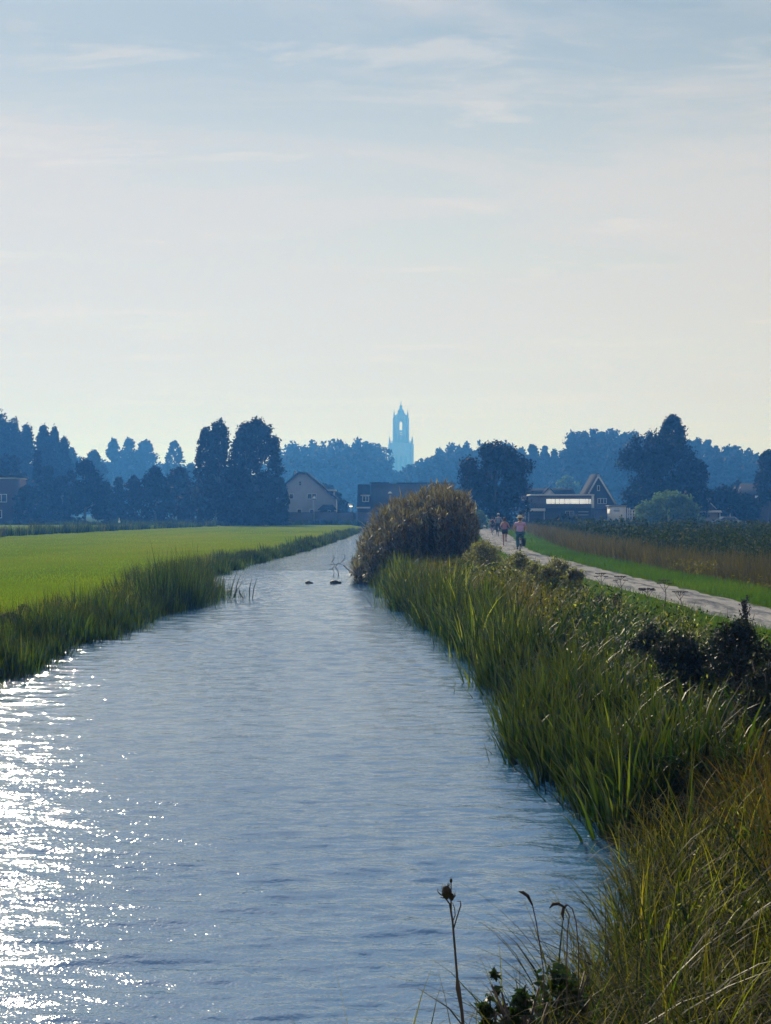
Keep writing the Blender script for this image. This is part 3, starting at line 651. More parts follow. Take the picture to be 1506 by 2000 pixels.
# ------------------------------------------------------------------ buildings
def window(par, x0, x1, z0, z1, y, cols=1, fr=.09, depth=.07, name='window'):
    """glazing with its frame; frame is a sub-part. y is the outer wall face (towards the camera = -y)"""
    m = MB(); m.box((x0+fr*.6, y-.02, z0+fr*.6), (x1-fr*.6, y-.005, z1-fr*.6)); g = m.build(name, M['glass'], par)
    m = MB()
    m.box((x0, y-depth, z0), (x1, y-.003, z0+fr)); m.box((x0, y-depth, z1-fr), (x1, y-.003, z1))
    m.box((x0, y-depth+.002, z0+fr), (x0+fr, y-.004, z1-fr)); m.box((x1-fr, y-depth+.002, z0+fr), (x1, y-.004, z1-fr))
    for i in range(1, cols):
        xc = x0+(x1-x0)*i/cols; m.box((xc-fr*.5, y-depth+.003, z0+fr), (xc+fr*.5, y-.006, z1-fr))
    m.build('frame', M['paint_white'], g)
    return g
def slabroof(par, pts, y0, y1, th, mat, name='roof'):
    """roof from an XZ polyline (left to right) extruded along Y"""
    up = [(x, z+th) for x, z in pts]
    m = MB(); m.prism(list(pts)+up[::-1], y0, y1); return m.build(name, M[mat], par)

def white_house():
    Y = 240.; k = Y/FPX; X = XX(590, Y); z = lambda py: ZZ(py, Y)-LAND; x = lambda px: (px-590)*k
    h = thing('house', (X, Y, LAND), 'white gabled house with two paired windows left of the dark roofed house', 'house')
    L_, R_ = x(520), x(655); er, el = z(970), z(980)
    apex = z(925)
    m = MB(); m.prism([(L_, 0), (R_, 0), (R_, z(975)), (x(597), apex), (x(583), apex), (L_, z(980))], 0, 9); m.build('wall', M['white_wall'], h)
    slabroof(h, [(R_+.4, z(977)), (x(598), apex+.05), (x(582), apex+.05), (L_-.4, z(982))][::-1], -.3, 9.3, .22, 'roof_tile')
    window(h, x(600), x(618.5), z(975), z(964), 0, 2); window(h, x(556), x(574), z(975), z(964), 0, 2)
    for a in ((532, 547), (580, 590), (604, 613)): window(h, x(a[0]), x(a[1]), z(1006), z(994), 0, 1)
    for py in (942, 946):
        m = MB(); m.box((x(584.5), -.05, z(py)-.12), (x(588), -.002, z(py)+.1)); m.build('vent', M['board_dark'], h)
    m = MB(); m.box((x(572), 3, z(925)-.3), (x(577.5), 3.6, z(921))); m.box((x(573.5), 3.1, z(921)), (x(576), 3.5, z(917))); m.build('chimney', M['white_wall'], h)
    m = MB(); m.box((x(634), 1.5, z(968)), (x(652), 6, z(959))); d = m.build('dormer', M['roof_tile'], h)
    m = MB(); m.box((x(630), 1.2, z(959)+.003), (x(655), 6.3, z(956))); m.build('dormer_roof', M['paint_white'], d)
    m = MB(); m.box((x(651), 1.3, z(975)), (x(653), 1.45, z(959))); m.build('dormer_post', M['paint_white'], d)
white_house()

def dark_roof_house():
    Y = 236.; k = Y/FPX; X = XX(790, Y); z = lambda py: ZZ(py, Y)-LAND; x = lambda px: (px-790)*k
    h = thing('house', (X, Y, LAND), 'long brick house with large dark roof behind the reed clump', 'house')
    m = MB(); m.box((x(698), 0, 0), (x(888), 8, z(993))); m.build('wall', M['brick_red'], h)
    # steep roof leaning back; a darker projecting bay at its left end
    def roofpiece(a, b, zt, zb, y0, name, mat):
        m = MB(); V = [(x(a), y0, z(zb)), (x(b), y0, z(zb)), (x(b), y0+1.7, z(zt)), (x(a)+.15, y0+1.7, z(zt)), (x(b), 8.3, z(zb)), (x(a), 8.3, z(zb)), (x(b), 6.5, z(zt)), (x(a)+.15, 6.5, z(zt))]
        m.add(V, [(0, 1, 2, 3), (3, 2, 6, 7), (7, 6, 4, 5), (0, 3, 7, 5), (1, 4, 6, 2), (0, 5, 4, 1)]); return m.build(name, M[mat], h)
    roofpiece(722.3, 890, 944, 992.5, -.3, 'roof', 'roof_blue')
    b = roofpiece(697, 722, 946, 990, -.9, 'bay_roof', 'roof_dark')
    m = MB(); m.box((x(696), -1.1, z(993)), (x(723.5), -.85, z(990.2))); m.build('gutter', M['paint_white'], h)
    window(h, x(708), x(721), z(980), z(968.5), -1.0, 2, name='dormer_window')
    m = MB(); m.box((x(704.5), -1.3, z(968.4)), (x(723), -.4, z(966.8))); m.build('dormer_canopy', M['paint_white'], h)
    m = MB(); m.box((x(722), .9, z(944)+.01), (x(760), 1.7, z(943)+.1)); m.box((x(775), 1.2, z(944)+.01), (x(889), 1.8, z(943)+.05)); m.build('ridge_trim', M['roof_dark'], h)
    # arched garage front
    m = MB(); pts = [(x(706)+2.0*math.cos(a)*.5, z(1004)+.7*math.sin(a)) for a in np.linspace(math.pi, 0, 9)]
    m.prism([(x(703)-.1, z(1020)), (x(719), z(1020)), (x(719), z(1000))]+[((x(703)+x(719))/2+(x(719)-x(703))/2*math.cos(a), z(1000)+.35*math.sin(a)) for a in np.linspace(.3, math.pi-.3, 7)]+[(x(703)-.1, z(1000))], -.06, -.003); m.build('garage_door', M['board_dark'], h)
dark_roof_house()

def garden_wall():
    Y = 232.; k = Y/FPX; x = lambda px: XX(px, Y)
    w = thing('garden_wall', (0, Y, LAND), 'long low brick garden wall along the far end of the meadow', 'wall')
    top = ZZ(1000, Y)-LAND
    segs = [(505, 560), (560.3, 612), (612.3, 655), (655.3, 688), (697, 760), (760.3, 830)]
    for i, (a, b) in enumerate(segs):
        m = MB(); m.box((x(a), 0, -.2), (x(b), .25, top-(.12 if i % 2 else .0))); m.build('wall_panel', M['brick_brown'], w)
        m = MB(); m.box((x(a), -.04, top-(.12 if i % 2 else .0)), (x(b), .29, top+.07-(.12 if i % 2 else .0))); m.build('coping', M['roof_tile'], w)
    for px in (505, 560, 612, 655, 688, 697, 760): 
        m = MB(); m.box((x(px)-.16, -.1, -.2), (x(px)+.16, .34, top+.12)); m.build('pillar', M['brick_brown'], w)
    m = MB(); m.box((x(688)+.17, .05, 0), (x(697)-.17, .15, top-.1)); m.build('gate', M['board_dark'], w)
garden_wall()

def gazebo():
    Y = 233.5; k = Y/FPX; X = XX(640, Y); z = lambda py: ZZ(py, Y)-LAND; x = lambda px: (px-640)*k
    g = thing('garden_shed', (X, Y, LAND), 'small hip roofed garden shed behind the brick wall by the white house', 'shed')
    m = MB(); m.box((x(624), .4, 0), (x(652), 2.6, z(996))); m.build('wall', M['board_dark'], g)
    m = MB(); a, b, zt, zb = x(620), x(657), z(985.5), z(996)
    m.add([(a, .1, zb), (b, .1, zb), (b, 2.9, zb), (a, 2.9, zb), (x(630), 1.5, zt), (x(650), 1.5, zt)], [(0, 1, 5, 4), (1, 2, 5), (2, 3, 4, 5), (3, 0, 4), (0, 3, 2, 1)]); m.build('roof', M['roof_dark'], g)
    window(g, x(640), x(646), z(1001), z(997), .4, 1, fr=.06)
gazebo()

def left_house():
    Y = 240.; X = XX(-20, Y); k = Y/FPX; z = lambda py: ZZ(py, Y)-LAND; x = lambda px: (px+20)*k
    h = thing('house', (X, Y, LAND), 'dark flat roofed brick house with white window at the left edge', 'house')
    m = MB(); m.box((x(-70), 0, 0), (x(28), 8, z(935))); m.build('wall', M['brick_red'], h)
    m = MB(); m.box((x(-71), -.25, z(935)+.003), (x(29.5), 8.2, z(933))); m.build('fascia', M['paint_white'], h)
    m = MB(); m.box((x(-72), -.1, z(933)+.003), (x(31), 8.3, z(928))); m.build('roof', M['roof_dark'], h)
    window(h, x(-8), x(13.5), z(981), z(965), 0, 2); window(h, x(-40), x(-20), z(981), z(965), 0, 2)
    window(h, x(-4), x(4), z(1012), z(996), 0, 1)
left_house()

def flat_building():
    Y = 205.; k = Y/FPX; X = XX(1100, Y); z = lambda py: ZZ(py, Y)-LAND; x = lambda px: (px-1100)*k
    h = thing('low_building', (X, Y, LAND), 'flat roofed brick building with a bright strip of blinds right of the huge dark tree', 'building')
    m = MB(); m.box((x(1025), 0, z(992.5)), (x(1158), 7, z(968))); m.build('upper_wall', M['brick_brown'], h)
    m = MB(); m.box((x(1028), .5, 0), (x(1156), 6.8, z(993)+.002)); m.build('lower_wall', M['board_dark'], h)
    m = MB(); m.box((x(1038), -.25, z(968)+.004), (x(1160.5), 7.2, z(965.2))); m.box((x(1155.5), -.24, z(992)), (x(1160), -.003, z(968))); m.build('fascia', M['paint_white'], h)
    m = MB(); m.box((x(1067), -.015, z(984.5)), (x(1156), -.004, z(974))); w = m.build('window', M['glass'], h)
    n = 34; a, b = x(1067), x(1155)
    for i in range(n):
        xa = a+(b-a)*i/n; g = (b-a)/n*rng.choice([.62, .8, .9, .9])
        tl = rng.uniform(.05, .22)
        m = MB(); V = [(xa, -.20-tl, z(984)), (xa+g, -.20-tl, z(984)), (xa+g, -.06, z(974.5)), (xa, -.06, z(974.5))]
        m.add(V+[(p[0], p[1]+.02, p[2]) for p in V], [(0, 1, 2, 3), (7, 6, 5, 4), (0, 4, 5, 1), (1, 5, 6, 2), (2, 6, 7, 3), (3, 7, 4, 0)]); m.build('blind_slat', M['blind_daylight_glow'], w)
    m = MB(); m.box((x(1026), -2.2, z(998.5)), (x(1062), -.1, z(993.2))); m.build('canopy', M['paint_white'], h)
    for px in (1030, 1060):
        m = MB(); m.box((x(px)-.06, -2.0, 0), (x(px)+.06, -1.88, z(998.5)-.002)); m.build('canopy_post', M['metal'], h)
    for i, px in enumerate((1132, 1136)):
        m = MB(); m.box((x(1130), .40, z(1000+i*6)), (x(1150), .497, z(999.3+i*6))); m.build('sill', M['paint_white'], h)
    window(h, x(1105), x(1122), z(1008), z(998), .5, 2, fr=.06)
flat_building()

def gable_roof_house():
    Y = 232.; k = Y/FPX; X = XX(1085, Y); z = lambda py: ZZ(py, Y)-LAND; x = lambda px: (px-1085)*k
    h = thing('house', (X, Y, LAND), 'house with dark roof and small white gable behind the flat roofed building', 'house')
    m = MB(); m.box((x(1030), 0, 0), (x(1124), 8, z(966))); m.build('wall', M['brick_red'], h)
    m = MB(); m.add([(x(1028), -.3, z(968)), (x(1125), -.3, z(968)), (x(1125), 3.5, z(953.5)), (x(1028), 3.5, z(953.5)), (x(1125), 8.3, z(968)), (x(1028), 8.3, z(968))], [(0, 1, 2, 3), (3, 2, 4, 5), (0, 3, 5), (1, 4, 2), (0, 5, 4, 1)]); m.build('roof', M['roof_dark'], h)
    m = MB(); m.prism([(x(1060), z(967)), (x(1084), z(967)), (x(1072), z(953.5))], -.8, 3); g = m.build('gable', M['paint_white'], h)
    slabroof(g, [(x(1058.5), z(967)), (x(1072), z(952.8)), (x(1085.5), z(967))], -1.0, 3.1, .12, 'roof_dark', 'gable_roof')
gable_roof_house()

def a_frame():
    Y = 225.; k = Y/FPX; X = XX(1168, Y); z = lambda py: ZZ(py, Y)-LAND; x = lambda px: (px-1168)*k
    h = thing('gabled_house', (X, Y, LAND), 'steep dark gabled house with white bargeboards left of the great dark tree', 'house')
    m = MB(); m.prism([(x(1141), 0), (x(1199), 0), (x(1199), z(982)), (x(1168), z(931)), (x(1141), z(975))], 0, 8); m.build('wall', M['brick_red'], h)
    m = MB(); m.prism([(x(1151.5), z(972)), (x(1192), z(972)), (x(1168), z(932.5))], -.12, -.004); m.build('boarding', M['board_dark'], h)
    slabroof(h, [(x(1138), z(980)), (x(1168), z(926.5)), (x(1203.5), z(985))], -.5, 8.3, .16, 'roof_tile')
    def barge(p, q):
        a = Vector((p[0], 0, p[1])); b = Vector((q[0], 0, q[1])); d = (b-a).normalized(); nrm = Vector((-d.z, 0, d.x))
        if nrm.z > 0: nrm = -nrm
        o = nrm*.26
        m = MB(); m.prism([(a.x, a.z), (b.x, b.z), (b.x+o.x, b.z+o.z), (a.x+o.x, a.z+o.z)], -.56, -.505); m.build('bargeboard', M['paint_white'], h)
    barge((x(1168), z(926.3)), (x(1203.5), z(984.8))); barge((x(1168), z(926.3)), (x(1147), z(963.5)))
    window(h, x(1166), x(1171.5), z(959), z(948), -.12, 1); window(h, x(1167), x(1185), z(984), z(973), 0, 3)
    m = MB(); m.box((x(1160), -1.6, 0), (x(1188), -.1, z(996))); m.build('extension', M['brick_red'], h)
    m = MB(); m.box((x(1159), -1.8, z(996)+.002), (x(1189), -.05, z(994.6))); m.build('extension_roof', M['roof_tile'], h)
a_frame()

def gable_small():
    Y = 210.; k = Y/FPX; X = XX(1362, Y); z = lambda py: ZZ(py, Y)-LAND; x = lambda px: (px-1362)*k
    h = thing('small_house', (X, Y, LAND), 'small brick gable with white bargeboards between willow bush and garden trees', 'house')
    m = MB(); m.prism([(x(1328), 0), (x(1396), 0), (x(1396), z(992)), (x(1362), z(960)), (x(1328), z(992))], 0, 7); m.build('wall', M['brick_red'], h)
    slabroof(h, [(x(1325), z(995)), (x(1362), z(956.5)), (x(1399), z(994.5))], -.4, 7.3, .14, 'roof_tile')
    for s in (-1, 1):
        m = MB(); m.prism([(x(1362), z(956.5)), (x(1362+s*36), z(993.5)), (x(1362+s*36), z(995.2)), (x(1362), z(958.6))], -.46, -.405); m.build('bargeboard', M['paint_white'], h)
    window(h, x(1356), x(1371), z(998), z(974), 0, 2)
    c = thing('carport', (XX(1395, 204), 204., LAND), 'white flat canopy carport below the small brick gable', 'carport')
    Yc = 204.; kk = Yc/FPX; zc = lambda py: ZZ(py, Yc)-LAND; xc = lambda px: (px-1395)*kk
    m = MB(); m.prism([(xc(1361), zc(1001)), (xc(1410), zc(1001)), (xc(1407), zc(997)), (xc(1364), zc(999))], -.3, 3); m.build('fascia', M['paint_white'], c)
    m = MB(); m.prism([(xc(1409.5), zc(1001.5)), (xc(1434), zc(1003.5)), (xc(1408), zc(998))], 0, 3); m.build('side_roof', M['roof_tile'], c)
    for px in (1366, 1407, 1427):
        m = MB(); m.box((xc(px)-.06, .2, 0), (xc(px)+.06, .32, zc(1001.8))); m.build('post', M['paint_white'], c)
    m = MB(); m.box((xc(1368), .9, 0), (xc(1405), 2.9, zc(1002))); m.build('back_wall', M['white_wall'], c)
gable_small()

def right_house():
    Y = 235.; k = Y/FPX; X = XX(1500, Y); z = lambda py: ZZ(py, Y)-LAND; x = lambda px: (px-1500)*k
    h = thing('house', (X, Y, LAND), 'dark tiled house with two pale skylights at the right edge', 'house')
    m = MB(); m.box((x(1462), 0, 0), (x(1560), 9, z(985))); m.build('wall', M['brick_red'], h)
    m = MB(); m.add([(x(1458), -.5, z(988)), (x(1564), -.5, z(988)), (x(1564), 4.5, z(943)), (x(1459), 4.5, z(943)), (x(1564), 9.4, z(988)), (x(1458), 9.4, z(988))], [(0, 1, 2, 3), (3, 2, 4, 5), (0, 3, 5), (1, 4, 2), (0, 5, 4, 1)]); m.build('roof', M['roof_tile'], h)
    sl = 5.0/(z(943)-z(988))
    for a, b in ((1478.5, 1486), (1487.5, 1495)):
        m = MB(); zb, zt = z(974), z(968); yb = -.5+(zb-z(988))*sl; yt = -.5+(zt-z(988))*sl
        V = [(x(a), yb-.1, zb), (x(b), yb-.1, zb), (x(b), yt-.1, zt), (x(a), yt-.1, zt)]
        m.add(V+[(p[0], p[1]+.08, p[2]) for p in V], [(0, 1, 2, 3), (7, 6, 5, 4), (0, 4, 5, 1), (1, 5, 6, 2), (2, 6, 7, 3), (3, 7, 4, 0)]); m.build('skylight', M['car_paint'], h)
    m = MB(); m.prism([(x(1440), z(962)), (x(1448), z(951)), (x(1456), z(962)), (x(1456), 0), (x(1440), 0)], 2, 8); m.build('side_gable', M['brick_brown'], h)
    m = MB(); m.prism([(x(1446), z(958)), (x(1452), z(950)), (x(1453), z(951.5)), (x(1447.5), z(959))], 1.9, 1.99); m.build('bargeboard', M['paint_white'], h)
right_house()

def misc_far():
    Y = 200.; z = lambda py: ZZ(py, Y)-LAND
    c = thing('storage_container', (XX(1208, Y), Y, LAND), 'pale box shaped caravan left of the silvery willow bush', 'caravan')
    k = Y/FPX; x = lambda px: (px-1208)*k
    m = MB(); m.box((x(1193), 0, .35), (x(1223), 3.2, z(989))); m.build('body', M['paint_white'], c)
    m = MB(); m.box((x(1190), -.1, z(989)+.003), (x(1224.5), 3.3, z(987.2))); m.build('roof', M['metal'], c)
    m = MB(); m.box((x(1199), -.03, z(999)), (x(1210), -.004, z(993))); m.build('window', M['car_paint'], c)
    for px in (1198, 1218):
        m = MB(); m.tube([(x(px), .1, .3), (x(px), .35, .3)], .3, 10); m.build('wheel', M['rubber'], c)
    f = thing('white_fence', (XX(1232, Y), Y, LAND), 'white garden fence and trellis beside the pale caravan', 'fence')
    x = lambda px: (px-1232)*k
    for px in (1226, 1230, 1235, 1240, 1246):
        m = MB(); m.box((x(px)-.07, 0, 0), (x(px)+.07, .1, z(992 if px < 1232 else 996))); m.build('post', M['paint_white'], f)
    for py in (996, 1002, 1008):
        m = MB(); m.box((x(1226), -.05, z(py)-.05), (x(1246), -.004, z(py)+.05)); m.build('rail', M['paint_white'], f)
    def lamp(px, top, base, Y, label, lit=False, arm=.4):
        t = thing('street_lamp', (XX(px, Y), Y, LAND), label, 'street lamp', 'street lamps among the houses')
        hgt = ZZ(top, Y)-LAND
        m = MB(); m.tube([(0, 0, 0), (0, 0, hgt)], [.09, .06], 8); m.build('post', M['metal'], t)
        m = MB(); m.tube([(0, 0, hgt), (0, 0, hgt+.05)], [.30, .34], 10); m.tube([(0, 0, hgt+.05), (0, 0, hgt+.3)], [.34, .12], 10); m.build('lamp_hood', M['paint_white'], t)
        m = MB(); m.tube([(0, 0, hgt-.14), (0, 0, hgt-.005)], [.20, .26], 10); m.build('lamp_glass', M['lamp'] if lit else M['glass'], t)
    lamp(613.5, 974, 1010, 229., 'dark street lamp standing before the white house')
    lamp(762, 964, 1010, 228., 'street lamp with pale head before the large dark roof')
    lamp(685.5, 988, 1010, 238., 'low glowing lamp added for a bright glint between the white house and the dark roofed house', True)  # glowing lamp added to stand in for a bright glint
    lamp(1026, 991, 1010, 198., 'short white lamp at the left end of the white canopy')
    c = thing('parked_car', (XX(1424, 190), 190., LAND), 'pale car showing only its roof beneath the carport behind the weeds', 'car')
    m = MB(); m.prism([(-2, .25), (2, .25), (2.05, .8), (1.1, .92), (.6, 1.38), (-.9, 1.4), (-1.6, .95), (-2.05, .85)], -.85, .85); m.build('body', M['car_paint'], c, smooth=False)
    m = MB(); m.prism([(.98, .93), (.55, 1.3), (-.85, 1.32), (-1.45, .95)], -.87, -.853); m.build('side_window', M['glass'], c)
    for sx in (-1.25, 1.25):
        for sy in (-.8, .8):
            m = MB(); m.tube([(sx, sy-.12, .31), (sx, sy+.12, .31)], .31, 12); m.build('wheel', M['rubber'], c)
    # tiny white bird in the far meadow
    Yb = 222.; b = thing('white_bird', (XX(233, Yb), Yb, LAND), 'tiny white heron standing at the far edge of the meadow', 'bird')
    m = MB(); m.ball((0, 0, .55), .17, 8, 6, 0, (1, 1.3, 1.25)); m.tube([(0, -.1, .65), (.03, -.18, .85), (0, -.12, 1.02)], [.08, .05, .045], 6); m.ball((0, -.14, 1.05), .06, 6, 5); m.build('body', M['feather'], b, smooth=True)
    m = MB(); m.tube([(0, -.18, 1.05), (0, -.34, 1.02)], [.02, .004], 5); m.build('beak', M['yellow_weed'], b)
    for s in (-1, 1):
        m = MB(); m.tube([(s*.05, .02, 0), (s*.05, .05, .25), (s*.05, 0, .45)], .012, 5); m.build('leg', M['dead_dark'], b)
    for i, (px, Yp, top) in enumerate([(6, 120, 1031), (-14, 124, 1032)]):
        p = thing('fence_post', (XX(px, Yp), Yp, LAND-.1), ['weathered wooden post in the ditch reeds at the left edge', 'second wooden post just past the left edge'][i], 'post', 'posts along the ditch')
        if i == 1: continue
        m = MB(); m.box((-.11, -.11, 0), (.11, .11, ZZ(top, Yp)-LAND+.1)); m.box((-.9, -.16, .55), (.2, -.112, .7)); m.build('timber', M['wood_post'], p)
misc_far()
for o in list(bpy.data.objects):
    if o.name.startswith('fence_post') and not o.children: bpy.data.objects.remove(o)

# ------------------------------------------------------------------ ground cover
def in_view(X, Y, m=1.9): return np.abs(X) < Y*.2606*m+1.5
def turf(name, n, y0, y1, xlo, xhi, mat, label, h, w, p=2.0, cat='grass', lean=.5):
    u = rng.random(n); a = 1-p
    Y = (y0**a+u*(y1**a-y0**a))**(1/a) if p != 1 else y0*(y1/y0)**u
    lo = np.maximum(xlo(Y), -Y*.45-3); hi = np.minimum(xhi(Y), Y*.45+3); ok = hi > lo; Y, lo, hi = Y[ok], lo[ok], hi[ok]
    X = lo+(hi-lo)*rng.random(len(Y)); Z = H(X, Y)-.02; n = len(Y)
    sc = np.clip(Y/45, .8, 3.2)
    mb = MB(); patch = .5+.5*np.sin(X*.7+np.sin(Y*.31)*2)*np.sin(Y*.23+X*.2)
    patch = patch*.6+.4*(.5+.5*np.sin(X*.21+Y*.05)*np.sin(Y*.09+X*.12)); rn = np.clip(rng.random(n)*.35+patch*.65, 0, 1)
    blades(mb, np.stack([X, Y, Z], 1), h*rng.uniform(.5, 1.3, n)*(.8+.2*sc), w*sc*rng.uniform(.7, 1.3, n), rng.uniform(0, 6.28, n), rng.uniform(0, lean, n), rng.uniform(0, .9, n), 2, 0, rn)
    o = mb.build(name, M[mat]); return tag(o, label, cat, kind='stuff')
turf('meadow_grass', 130000, 16, 230, lambda Y: Y*0-110, lambda Y: xl(Y)-.5, 'turf_meadow', 'short bright green grass of the meadow left of the canal', .10, .012, p=2.4)
turf('verge_grass', 22000, 18, 150, lambda Y: xr(Y)+2.0, lambda Y: pcx(Y)-pw(Y)*.93, 'turf', 'short green grass between the path and the bank plants', .17, .011, p=1.8)
turf('verge_grass', 22000, 28, 150, lambda Y: pcx(Y)+pw(Y)*.95, lambda Y: pcx(Y)+pw(Y)+1.9+np.clip(Y-60, 0, 60)*.01, 'turf', 'short green grass beyond the path, below the dry stalks', .20, .012, p=1.8)

def stand(name, n, y0, y1, xf, mat, label, hf, w, seg, lean, bend, p=1.0, cat='reeds', az=None, wgrow=1/40., rndf=None, power=1.2, zoff=-.05, tuft=(.09, 34)):
    """xf(Y, u) gives X; hf(n, X, Y) gives height"""
    u = rng.random(n)
    Y = y0*(y1/y0)**u if p == 1 else (y0**(1-p)+u*(y1**(1-p)-y0**(1-p)))**(1/(1-p))
    X = xf(Y, rng.random(n)); ok = in_view(X, Y); X, Y = X[ok], Y[ok]; n = len(X)
    # plants gather in tufts, each with its own vigour and tint
    m = max(8, n//tuft[1]); pick = rng.integers(0, m, n); tr_ = rng.random(m); rad_ = tuft[0]*np.clip(Y[pick]/18, .7, 2.2)
    cx_, cy_ = X[pick], Y[pick]; X = cx_+rng.normal(0, 1, n)*rad_; Y = cy_+rng.normal(0, 1, n)*rad_; tv = tr_[pick]
    Z = H(X, Y)+zoff
    h = hf(n, X, Y)*(.62+.62*rng.random(m)[pick]); ws = w*rng.uniform(.6, 1.4, n)*np.clip(Y*wgrow, 1, 3)
    mb = MB(); a = np.arctan2(Y-cy_, X-cx_)+rng.normal(0, .7, n) if az is None else az[0]+rng.normal(0, az[1], n)
    rn = rng.random(n) if rndf is None else rndf(n, X, Y)
    rn = np.clip(rn*.62+tv**1.5*.45, 0, 1)
    blades(mb, np.stack([X, Y, Z], 1), h, ws, a, np.abs(rng.normal(0, lean, n)), rng.uniform(bend[0], bend[1], n), seg, 0, rn, power)
    o = mb.build(name, M[mat]); return tag(o, label, cat, kind='stuff')
def patchn(X, Y, a=1.0): return .5+.5*np.sin(X*1.7*a+np.sin(Y*.8*a)*2.2)*np.sin(Y*.6*a+X*1.1*a)

# left bank reeds
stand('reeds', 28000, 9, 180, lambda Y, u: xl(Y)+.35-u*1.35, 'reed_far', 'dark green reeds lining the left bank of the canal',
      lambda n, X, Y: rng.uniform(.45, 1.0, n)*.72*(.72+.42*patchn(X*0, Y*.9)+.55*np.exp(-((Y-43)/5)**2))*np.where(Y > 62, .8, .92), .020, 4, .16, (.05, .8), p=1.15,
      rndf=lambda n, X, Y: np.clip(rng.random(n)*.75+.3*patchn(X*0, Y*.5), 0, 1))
stand('reeds', 2600, 37, 45.5, lambda Y, u: np.interp(Y, [37, 38.5, 42, 45.5], [-5.3, -4.9, -4.4, -5.4])+.15-u*.8, 'reed_far', 'tall reed tongue standing in the water off the left bank',
      lambda n, X, Y: rng.uniform(.6, 1.45, n), .016, 4, .14, (.05, .6), zoff=.0)
stand('reeds', 11000, 10, 70, lambda Y, u: xl(Y)-.5-u*1.3, 'bank', 'loose yellow green grass tops behind the left bank reeds',
      lambda n, X, Y: rng.uniform(.25, .6, n), .012, 3, .3, (.1, 1.1), p=1.3, cat='grass')
# ditch line across the left meadow
def ditchx(Y, u): return np.interp(Y, [95, 118, 150, 190, 225], [-36, -31, -29.5, -26, -21])-u*1.6
stand('reeds', 9000, 96, 225, ditchx, 'reed_far', 'dark line of reeds along the ditch across the far meadow', lambda n, X, Y: rng.uniform(.5, 1.2, n)*np.interp(Y, [100, 225], [1, .7]), .03, 2, .15, (0, .5), wgrow=1/60.)
stand('meadow_edge_grass', 9000, 226, 232, lambda Y, u: -62+u*62, 'weed', 'rough grass along the foot of the trees and walls at the far meadow edge', lambda n, X, Y: rng.uniform(.3, 1.1, n)*(.6+.5*patchn(X*.3, Y*0)), .05, 2, .3, (0, .6), cat='grass')
# right bank
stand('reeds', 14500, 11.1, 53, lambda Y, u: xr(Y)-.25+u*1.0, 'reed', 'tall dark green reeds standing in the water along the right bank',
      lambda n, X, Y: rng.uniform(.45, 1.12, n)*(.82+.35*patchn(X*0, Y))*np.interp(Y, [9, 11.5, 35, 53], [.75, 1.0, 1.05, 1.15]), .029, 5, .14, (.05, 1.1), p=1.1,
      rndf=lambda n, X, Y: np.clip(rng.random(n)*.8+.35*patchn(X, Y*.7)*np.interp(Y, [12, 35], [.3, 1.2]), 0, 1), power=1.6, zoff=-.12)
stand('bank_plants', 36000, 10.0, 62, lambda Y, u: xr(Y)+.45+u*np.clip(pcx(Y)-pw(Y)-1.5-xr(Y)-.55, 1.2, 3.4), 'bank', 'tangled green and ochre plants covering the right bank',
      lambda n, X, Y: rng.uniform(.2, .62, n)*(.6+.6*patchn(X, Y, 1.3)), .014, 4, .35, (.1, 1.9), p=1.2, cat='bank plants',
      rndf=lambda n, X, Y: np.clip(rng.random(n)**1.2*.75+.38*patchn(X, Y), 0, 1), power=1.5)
stand('sedge_grass', 27000, 3.6, 10.4, lambda Y, u: np.maximum(xr(Y)-.12, .02)+u**1.1*3.6, 'sedge', 'arching yellow green sedge grass filling the near right corner',
      lambda n, X, Y: rng.uniform(.35, .85, n)*np.interp(Y, [3.6, 4.8, 8, 11], [.6, .85, .95, .9]), .0072, 6, .45, (.4, 2.3), p=.9, cat='grass',
      rndf=lambda n, X, Y: np.clip(rng.random(n)*.72+.32*patchn(X*1.3, Y*1.6), 0, 1), power=1.4, wgrow=1/8.)
stand('rust_grass', 4200, 8.2, 11.4, lambda Y, u: 2.15+.9*u+.10*(Y-8), 'rust', 'orange brown dry grass patch at the right edge below the dark bushes',
      lambda n, X, Y: rng.uniform(.5, .85, n), .006, 5, .4, (.3, 1.9), p=1, cat='grass', wgrow=1/9.)
stand('broad_blades', 420, 5.0, 11, lambda Y, u: np.maximum(xr(Y)+.1, .3)+u*2.6, 'reed', 'scattered broad green blades among the near sedge',
      lambda n, X, Y: rng.uniform(.5, .95, n), .013, 6, .4, (.2, 1.5), cat='grass', wgrow=1/12.)
stand('bent_leaves', 6500, 10.5, 44, lambda Y, u: xr(Y)+.35+u*2.3, 'bent', 'broad dark green leaves bending over at their tips on the right bank',
      lambda n, X, Y: rng.uniform(.45, .85, n)*(.7+.4*patchn(X, Y, 1.3)), .026, 6, .25, (1.2, 2.7), p=1.3, cat='bank plants', power=2.6, tuft=(.12, 22))
stand('ochre_grass', 5200, 26, 50, lambda Y, u: xr(Y)+.25+u*1.7, 'ochre', 'yellow ochre dying reed leaves on the far part of the right bank',
      lambda n, X, Y: rng.uniform(.5, .95, n), .016, 4, .2, (.2, 1.2), p=1.2, cat='bank plants', tuft=(.14, 40))
